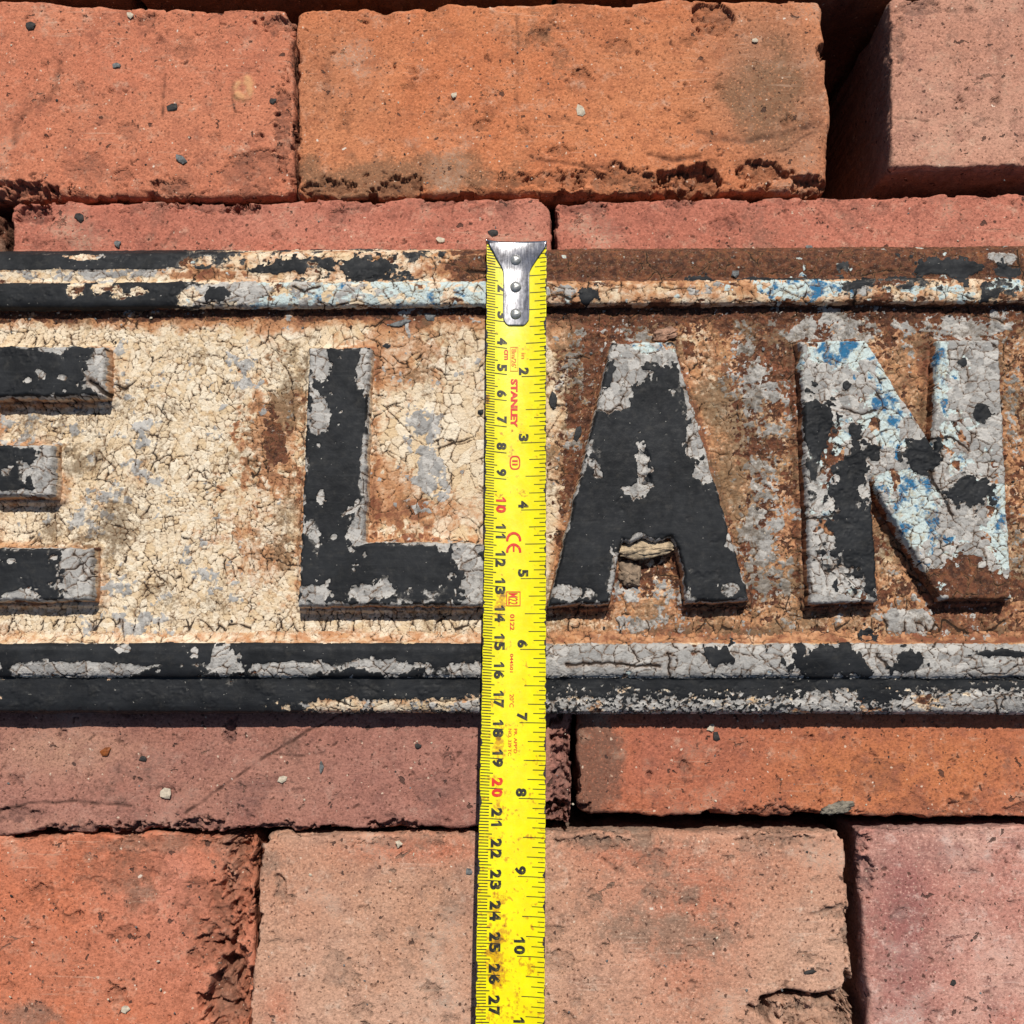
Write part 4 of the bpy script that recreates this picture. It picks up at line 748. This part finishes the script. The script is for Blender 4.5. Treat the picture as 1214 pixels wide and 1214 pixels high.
def put_text(name, txt, s, t, length, height, mat, bold=0.0, label=None):
    """reads down the blade: letters' feet to the left; length along the blade and cap height in cm"""
    if txt == '1':
        V = np.array([(0.5, 0, 0), (1, 0, 0), (1, 1, 0), (0.64, 1, 0), (0, 0.74, 0), (0, 0.56, 0), (0.5, 0.7, 0)], float) - [0.5, 0.5, 0]
        F, d = [tuple(range(7))], np.array([1, 1, 0])
    else: V, F, d = text_mesh(txt, bold)
    S = s + V[:, 0] / d[0] * length; T = t + V[:, 1] / d[1] * height / 1.16
    o = build(name, tape_pt(S, T, 0.014), F, mat, bl, smooth=False)
    if label: o['label'] = label
    return o
def put_px(name, txt, x0, y0, x1, y1, mat, bold=0.0, label=None):
    """text fitted to the patch measured in the photograph"""
    s0, s1 = reading(y0), reading(y1); sm = (s0 + s1) / 2; c = tape_pt(sm, 0); h = np.interp(sm, _ss, _h[:, 0]); z = c[2]
    xm = (at(x0, (y0 + y1) / 2, z)[0] + at(x1, (y0 + y1) / 2, z)[0]) / 2; ht = at(x1, 600, z)[0] - at(x0, 600, z)[0]
    return put_text(name, txt, sm, (xm - c[0]) / h, s1 - s0, ht, mat, bold, label)
for n_ in range(2, 31):
    mt = RED if n_ % 10 == 0 else INK; g = str(n_)
    if n_ < 10:
        if n_ != 1: put_text('numeral', g, n_ - 0.19, -0.47, 0.27, 0.39, mt, 0.055)
    else:
        put_text('numeral', g[0], n_ - 0.17, -0.47, 0.17 if g[0] == '1' else 0.28, 0.39, mt, 0.055)
        put_text('numeral', g[1], n_ + 0.19, -0.47, 0.17 if g[1] == '1' else 0.28, 0.39, mt, 0.055)
for n_ in range(1, 12):
    g = str(n_); s0 = n_ * 2.54 + 0.06
    if len(g) == 1: put_text('inch_numeral', g, s0 - 0.2, 0.26, 0.17 if g == '1' else 0.28, 0.39, INK, 0.055)
    else:
        put_text('inch_numeral', g[0], s0 - 0.52, 0.26, 0.17, 0.39, INK, 0.055); put_text('inch_numeral', g[1], s0 - 0.2, 0.26, 0.17 if g[1] == '1' else 0.28, 0.39, INK, 0.055)
put_px('unit_mark', 'cm', 597.5, 415, 602.5, 427, RED, 0.02)
put_px('unit_mark', 'in', 618, 418.5, 623, 425.5, PALE, 0.01)
put_px('printed_marking', "8m/26'", 606, 414, 612.5, 436, PALE, 0.02)
put_px('printed_marking', 'STANLEY', 605, 449.5, 614, 507, RED, 0.05, 'red brand lettering printed along the blade')
put_px('printed_marking', 'R', 606, 509.5, 608.5, 512.5, RED, 0.0)
put_px('printed_marking', 'II', 607, 545.5, 614, 551.5, RED, 0.01)
put_px('printed_marking', 'M22', 602.5, 703, 614, 716.5, RED, 0.01)
put_px('printed_marking', '0122', 604.5, 728, 610, 747, RED, 0.02)
put_px('printed_marking', '044501', 604.5, 775, 608.5, 797, RED, 0.02)
put_px('printed_marking', '20°C', 604, 823, 609.5, 838.5, RED, 0.01)
put_px('printed_marking', "PR. APP'D", 609.2, 864, 613.2, 893, RED, 0.01)
put_px('printed_marking', 'NO. 339 TC', 602.4, 864, 606.4, 896, RED, 0.01)
def outline(name, pts, w, mat):
    """closed or open printed line through (s, t) points"""
    V, F = [], []; P = np.array(pts, float); hw = w / 2; asp = 1.16
    for i in range(len(P) - 1):
        d = (P[i + 1] - P[i]) * [1, asp]; d /= np.linalg.norm(d) + 1e-9; nn = np.array([-d[1], d[0]]) * hw / np.array([1, asp]); ee = d * hw / np.array([1, asp]); b = len(V)
        for q in (P[i] - ee + nn, P[i] - ee - nn, P[i + 1] + ee - nn, P[i + 1] + ee + nn): V.append(tape_pt(q[0], q[1], 0.013 + 0.0006 * (i % 3)))
        F.append((b, b + 1, b + 2, b + 3))
    return build(name, V, F, mat, bl, smooth=False)
def px_st(x, y):
    s = float(reading(y)); c = tape_pt(s, 0); return s, float((at(x, y, c[2])[0] - c[0]) / np.interp(s, _ss, _h[:, 0]))
def box_px(x0, y0, x1, y1, mat, w=0.022): outline('printed_frame', [px_st(a, b) for a, b in ((x0, y0), (x1, y0), (x1, y1), (x0, y1), (x0, y0))], w, mat)
box_px(605, 412, 614, 440, PALE); box_px(600.8, 701.5, 616.6, 718, RED, 0.03)
outline('printed_ring', [px_st(610.5 + 5.6 * math.copysign(abs(math.cos(a)) ** 0.7, math.cos(a)), 548.5 + 7.6 * math.copysign(abs(math.sin(a)) ** 0.7, math.sin(a))) for a in np.linspace(0, 2 * math.pi, 25)], 0.05, RED)
for yc, bar in ((636, False), (649.5, True)):
    # the C and the E of the conformity mark, open to the lower edge of the lettering's reading side
    arc = [px_st(617 - 15.0 * math.sin(a), yc - 4.4 * math.cos(a) + 4.2 * 0) for a in np.linspace(0.1, math.pi - 0.1, 14)]
    arc = [px_st(609 + 7.6 * math.cos(a), yc + 4.6 - 8.6 * math.sin(a)) for a in np.linspace(0.05, math.pi - 0.05, 16)]
    outline('conformity_mark', arc, 0.09, RED)
    if bar: outline('conformity_mark', [px_st(609, 646), px_st(609, 653)], 0.07, RED)

# hook
def steel():
    t = NT('worn_stainless_steel'); n = t.noise(600, 4, 0.7, t.scale_vec((3, 0.4, 1))); b = t.noise(260, 5, 0.7)
    col = t.mix(t.step(b, 0.4, 0.7), lin(190, 190, 194), lin(132, 130, 132))
    col = t.mix(t.m2('MULTIPLY', t.step(t.noise(420, 5, 0.8), 0.58, 0.68), 0.6), col, lin(96, 86, 76))
    return t.done(col, t.step(n, 0.3, 0.7, 0.13, 0.20), t.bump(b, 0.00003, 0.5), 0.5, 1.0)
M_STEEL = steel(); M_RIVET = plain('rivet_steel', (205, 204, 200), 0.42, 0.3, 500, 0.0001, 0.5, 0.75)
def hook():
    rows = [(386.5, 603, 620.5), (384, 599.5, 624), (380, 597, 627), (372, 596.3, 627.6), (350, 596.6, 627.6), (330, 597, 627.6), (322, 596.4, 628.2), (316, 593.5, 631.5), (308, 588.5, 637), (300, 584.5, 643), (295, 581, 646.8), (289.5, 579, 648)]
    py = np.array([r[0] for r in rows]); L = np.array([r[1] for r in rows]); R = np.array([r[2] for r in rows])
    yy = np.linspace(386.5, 289.5, 80); NC = 33; V = []
    up = 0.05
    for y in yy:
        l = np.interp(-y, -py, L); r = np.interp(-y, -py, R)
        for k in range(NC):
            x = l + (r - l) * k / (NC - 1); s, t = px_st(x, y)
            fl = sst(322, 292, y); p = tape_pt(s, t, up + 0.06 * fl)
            p[2] += fl * (0.03 * t * t - 0.10 * t * t + 0.05 * max(0.0, -t - 0.6)); V.append(p)
    # bent flange going down over the end of the blade
    last = V[-NC:]
    for a in np.linspace(0.12, 1.0, 14):
        ang = min(a * 3.0, 1.0) * math.pi / 2
        for k in range(NC):
            q = np.array(last[k]); q[1] += 0.10 * math.sin(ang); q[2] -= 0.10 * (1 - math.cos(ang)) + max(0, a - 0.34) * 1.15
            if k < 5: q[0] -= 0.03 * (5 - k) * math.sin(ang) * 0.6; q[2] += 0.02 * (5 - k) * math.sin(ang)
            V.append(q)
    V = np.array(V); n = len(V) // NC; nv = len(V)
    F = grid_faces(NC, n); th = np.array([0, 0, -0.045]); W = V + th; W[-13 * NC:] = V[-13 * NC:] + np.array([0, -0.045, -0.0])
    loop = np.concatenate([np.arange(NC), np.arange(1, n) * NC + NC - 1, (n - 1) * NC + np.arange(NC - 2, -1, -1), np.arange(n - 2, 0, -1) * NC]); nx = np.roll(loop, -1)
    rim = np.stack([loop, loop + nv, nx + nv, nx], -1)
    h = build('end_hook', np.concatenate([V, W]), np.concatenate([F, F[:, ::-1] + nv, rim]), M_STEEL, tape)
    for cy in (309, 341, 373):
        s, t = px_st(611.5, cy); c = tape_pt(s, t, 0.05); R_ = 0.215; V2 = [c + np.array([0, 0, 0.13])]; F2 = []
        prof = [(0.35, 0.122), (0.62, 0.10), (0.83, 0.068), (0.95, 0.03), (1.0, -0.02)]
        for (a, b) in prof:
            for k in range(20):
                an = 2 * math.pi * k / 20; V2.append(c + np.array([R_ * a * math.cos(an), R_ * a * math.sin(an), b + 0.008 * math.sin(3 * an + cy)]))
        for k in range(20): F2.append((0, 1 + k, 1 + (k + 1) % 20))
        for i in range(4):
            for k in range(20): F2.append((1 + i * 20 + k, 21 + i * 20 + k, 21 + i * 20 + (k + 1) % 20, 1 + i * 20 + (k + 1) % 20))
        build('rivet', V2, F2, M_RIVET, h)
hook()

# ------------------------------------------------------------------ loose crumbs: larger ones one by one, the rest as grit
M_BLACKFLAKE = plain('black_paint_flake', (34, 35, 37), 0.6, 0.4); M_WHITE = plain('pale_stone', (206, 192, 170), 0.8, 0.2)
M_GREY = plain('grey_grit', (120, 122, 122), 0.8, 0.45); M_BROWN = plain('orange_brown_flake', (150, 84, 40), 0.6, 0.35); M_COAL = plain('dark_cinder', (58, 55, 53), 0.7, 0.5)
def crumb(rng, c, sx, sy, sz, rot, sub=2):
    """irregular angular lump"""
    V = []; F = []; n, m_ = (7, 4) if sub > 1 else (5, 3)
    V.append((0, 0, 1.0))
    for i in range(1, m_):
        a = math.pi * i / m_
        for k in range(n):
            an = 2 * math.pi * (k + 0.5 * (i % 2)) / n; q = 0.6 + 0.7 * rng.random()
            V.append((math.sin(a) * math.cos(an) * q, math.sin(a) * math.sin(an) * q, math.cos(a) * (0.8 + 0.4 * rng.random())))
    V.append((0, 0, -1.0)); e = len(V) - 1
    for k in range(n):
        F.append((0, 1 + k, 1 + (k + 1) % n)); F.append((e, 1 + (m_ - 2) * n + (k + 1) % n, 1 + (m_ - 2) * n + k))
    for i in range(m_ - 2):
        for k in range(n): F.append((1 + i * n + k, 1 + (i + 1) * n + k, 1 + (i + 1) * n + (k + 1) % n, 1 + i * n + (k + 1) % n))
    V = np.array(V) * [sx, sy, sz]; ca, sa = math.cos(rot), math.sin(rot)
    V = np.stack([V[:, 0] * ca - V[:, 1] * sa, V[:, 0] * sa + V[:, 1] * ca, V[:, 2]], -1) + c
    return V, F
rng = random.Random(7)
def one(name, label, cat, px, py, z, lx, ly, lz, rot, mat):
    c = at(px, py, z); V, F = crumb(rng, np.array([c[0], c[1], z + lz * 0.45]), lx / 58.0, ly / 58.0, lz * 0.6, math.radians(rot))
    tag(build(name, V, F, mat, smooth=False), label, cat)
ZB, ZP = 0.02, ZF + 0.05
for a in [
    ('stone_chip', 'black pebble fleck in the middle of the upper left orange brick', 'stone chip', 206, 128, ZB, 14, 11, 0.07, 10, M_COAL),
    ('stone_chip', 'black chip in the outer top corner of the upper left brick', 'stone chip', 37, 31, ZB, 14, 9, 0.06, -15, M_COAL),
    ('stone_chip', 'grey stone chip near the lower edge of the upper left brick', 'stone chip', 214, 188, ZB, 15, 10, 0.08, -25, M_GREY),
    ('stone_chip', 'dark glinting chip near the centre top of the upper left brick', 'stone chip', 138, 78, ZB, 12, 8, 0.07, -30, M_GREY),
    ('stone_chip', 'cream chip at the top edge of the upper left brick', 'stone chip', 154, 19, ZB, 9, 7, 0.06, -30, M_WHITE),
    ('stone_chip', 'dark chip near the seam end of the upper left brick', 'stone chip', 324, 120, ZB, 10, 7, 0.06, 20, M_COAL),
    ('stone_chip', 'largest white chip on the amber orange brick', 'stone chip', 689, 131, ZB, 11, 15, 0.07, 20, M_WHITE),
    ('stone_chip', 'small white chip left of centre on the amber orange brick', 'stone chip', 538, 113, ZB, 8, 7, 0.05, 0, M_WHITE),
    ('stone_chip', 'white chip near the upper stained end of the amber orange brick', 'stone chip', 895, 48, ZB, 8, 7, 0.05, 0, M_WHITE),
    ('stone_chip', 'white chip on the soft red brick, left of the tape hook', 'stone chip', 522, 285, ZB, 13, 8, 0.06, -20, M_WHITE),
    ('paint_flake', 'dark flake on the soft red brick just above the tape hook', 'paint flake', 585, 276, ZB, 14, 7, 0.05, 0, M_COAL),
    ('stone_chip', 'dark cinder chip on the soft red brick above the letter E', 'stone chip', 94, 258, ZB, 10, 12, 0.07, 30, M_COAL),
    ('stone_chip', 'grey chip on the soft red brick near the sign above the letter E', 'stone chip', 139, 289, ZB, 10, 8, 0.06, -20, M_GREY),
    ('stone_chip', 'grey crumb against the sign edge on the brick above the letter N', 'stone chip', 959, 293, ZB, 10, 6, 0.06, 0, M_GREY),
    ('paint_flake', 'black flake on the sign field touching the tape between L and A', 'paint flake', 656, 476, ZP, 11, 20, 0.04, 0, M_BLACKFLAKE),
    ('paint_flake', 'black flake on the sign field against the slanted side of the letter A', 'paint flake', 685, 514, ZP, 8, 16, 0.04, -28, M_BLACKFLAKE),
    ('paint_flake', 'black flake on the sign field beside the tape, inside the letter L', 'paint flake', 570, 488, ZP, 8, 5, 0.05, 0, M_BLACKFLAKE),
    ('paint_flake', 'grey flake under the upper moulding left of the tape', 'paint flake', 510, 376, ZP, 15, 8, 0.05, -15, M_GREY),
    ('paint_flake', 'dark flake under the upper moulding right of the letter L', 'paint flake', 474, 384, ZP, 22, 8, 0.06, 15, M_GREY),
    ('paint_flake', 'grey crumb on the upper moulding above the letters A and N', 'paint flake', 872, 325, 1.15, 12, 8, 0.08, 25, M_GREY),
    ('seed_husk', 'curled orange brown husk on the dusky pink brick', 'seed husk', 126, 890, ZB, 11, 10, 0.09, 30, M_BROWN),
    ('stone_chip', 'black fleck right of the husk on the dusky pink brick', 'stone chip', 170, 899, ZB, 9, 7, 0.06, 0, M_COAL),
    ('stone_chip', 'pale pebble set in the middle of the dusky pink brick', 'stone chip', 197, 941, ZB - 0.03, 12, 11, 0.08, 0, M_WHITE),
    ('stone_chip', 'white chip on the dusky pink brick beyond its long scratch', 'stone chip', 334, 924, ZB, 12, 8, 0.06, 25, M_WHITE),
    ('stone_chip', 'grey white long chip on the dusky pink brick, upright', 'stone chip', 381, 909, ZB, 6, 14, 0.06, 0, M_GREY),
    ('stone_chip', 'dark chip on the dusky pink brick between scratch and tape', 'stone chip', 496, 884, ZB, 9, 6, 0.06, 0, M_COAL),
    ('stone_chip', 'white chip on the terracotta brick just below the sign', 'stone chip', 843, 862, ZB, 9, 11, 0.07, 0, M_WHITE),
    ('stone_chip', 'black chip touching the white chip on the terracotta brick', 'stone chip', 849, 873, ZB, 8, 9, 0.05, 20, M_COAL),
    ('stone_chip', 'white chip on the reddish edge of the dusty tan brick', 'stone chip', 473, 1000, ZB, 8, 8, 0.07, 0, M_WHITE),
    ('stone_chip', 'pale grey oval chip touching the tape on the dusty tan brick', 'stone chip', 556, 1034, ZB, 9, 7, 0.06, -40, M_GREY),
    ('stone_chip', 'white chip in the pit low on the coral orange brick', 'stone chip', 149, 1196, -0.1, 9, 10, 0.07, 0, M_WHITE),
    ('paint_flake', 'black sliver lying on the right half of the dusty tan brick', 'paint flake', 959, 1152, ZB, 13, 5, 0.04, 5, M_COAL),
    ('stone_chip', 'dark chip on the purple pink brick', 'stone chip', 1130, 1165, ZB, 7, 7, 0.05, 0, M_COAL),
]: one(*a)
def lump(name, label, px, py, z, lx, ly, lz, rot, seed, rgb):
    c = at(px, py, z); n, m_ = 40, 20; th = np.linspace(0, 2 * np.pi, n, endpoint=False); ph = np.linspace(0.02, np.pi - 0.02, m_)
    T, P = np.meshgrid(th, ph); x, y, w = np.cos(T) * np.sin(P), np.sin(T) * np.sin(P), np.cos(P)
    k = 1 + 0.32 * fbm(x * 1.6 + 3, y * 1.6 + w, 4, seed, 0.6) + 0.14 * fbm(x * 5, y * 5 + 2 * w, 3, seed + 1, 0.6)
    X, Y, Z = x * k * lx / 62, y * k * ly / 62, w * k * lz + 0.05 * fbm(x * 3, y * 5, 3, seed + 2); ca, sa = math.cos(math.radians(rot)), math.sin(math.radians(rot))
    V = np.stack([X * ca - Y * sa + c[0], X * sa + Y * ca + c[1], Z + z], -1).reshape(-1, 3)
    i = np.arange(n * m_).reshape(m_, n); j = np.roll(i, -1, 1); F = np.stack([i[:-1], i[1:], j[1:], j[:-1]], -1).reshape(-1, 4)
    tag(build(name, V, F, plain(name + '_surface', rgb, 0.85, 0.4, 420, 0.0012)), label, name.replace('_', ' '))
lump('paint_flake', 'crumpled cream tongue of peeled paint under the crossbar of the letter A', 768, 650, 1.36, 72, 19, 0.17, 5, 801, (196, 174, 144))
lump('paint_flake', 'curled grey brown paint lump between the legs of the letter A', 746, 680, 1.02, 26, 30, 0.14, 20, 805, (150, 130, 110))
lump('paint_flake', 'knobbly pinkish paint lump above the apex of the letter A', 788, 397, 1.02, 34, 15, 0.16, 12, 809, (176, 138, 116))
lump('mortar_crumb', 'pale grey mortar crumb on the lower edge of the terracotta brick', 994, 957, 0.0, 38, 13, 0.07, 14, 813, (142, 134, 120))
def grit():
    V, F, MI = [], [], []; n = 0
    def add(px, py, z, r, mi):
        nonlocal n
        c = at(px, py, z); v, f = crumb(rng, np.array([c[0], c[1], z + r * 0.25]), r * (0.7 + 0.8 * rng.random()), r * (0.6 + 0.6 * rng.random()), r * 0.6, rng.random() * 6.28, 1)
        V.append(v); F.extend([tuple(i + n for i in q) for q in f]); MI.extend([mi] * len(f)); n += len(v)
    for _ in range(1500):
        px, py = rng.uniform(-5, 1219), rng.uniform(10, 1214)
        if 228 < py < 300 and rng.random() < 0.4: continue
        if 288 < py < 868 or 222 < py < 246 or 960 < py < 998 or (980 < px < 1062 and py < 230) or 552 < px < 655 and py > 270: continue
        if py > 990 and (278 < px < 318 or 995 < px < 1045): continue
        if 340 < px < 356 and py < 235: continue
        r = 0.012 + 0.045 * rng.random() ** 4; add(px, py, -0.01, r, rng.choice((0, 0, 1, 2, 2)))
    for _ in range(900):                                  # flecks of paint and rust caught on the sign's field, thickest under the upper moulding
        px = rng.uniform(0, 1214); py = 371 + 385 * rng.random() ** (2.4 if px < 600 else 1.3)
        if 560 < px < 655 or (px < 640 and py > 400 and rng.random() < 0.8): continue
        add(px, py, ZF + 0.04, 0.014 + 0.045 * rng.random() ** 3, rng.choice((0, 2, 2, 1, 0)))
    tag(build('grit', np.concatenate(V), F, [M_WHITE, M_COAL, M_GREY], smooth=False, midx=MI, origin=np.zeros(3)), 'scattered specks of pale and dark grit on the bricks and sign', 'grit', kind='stuff')
grit()
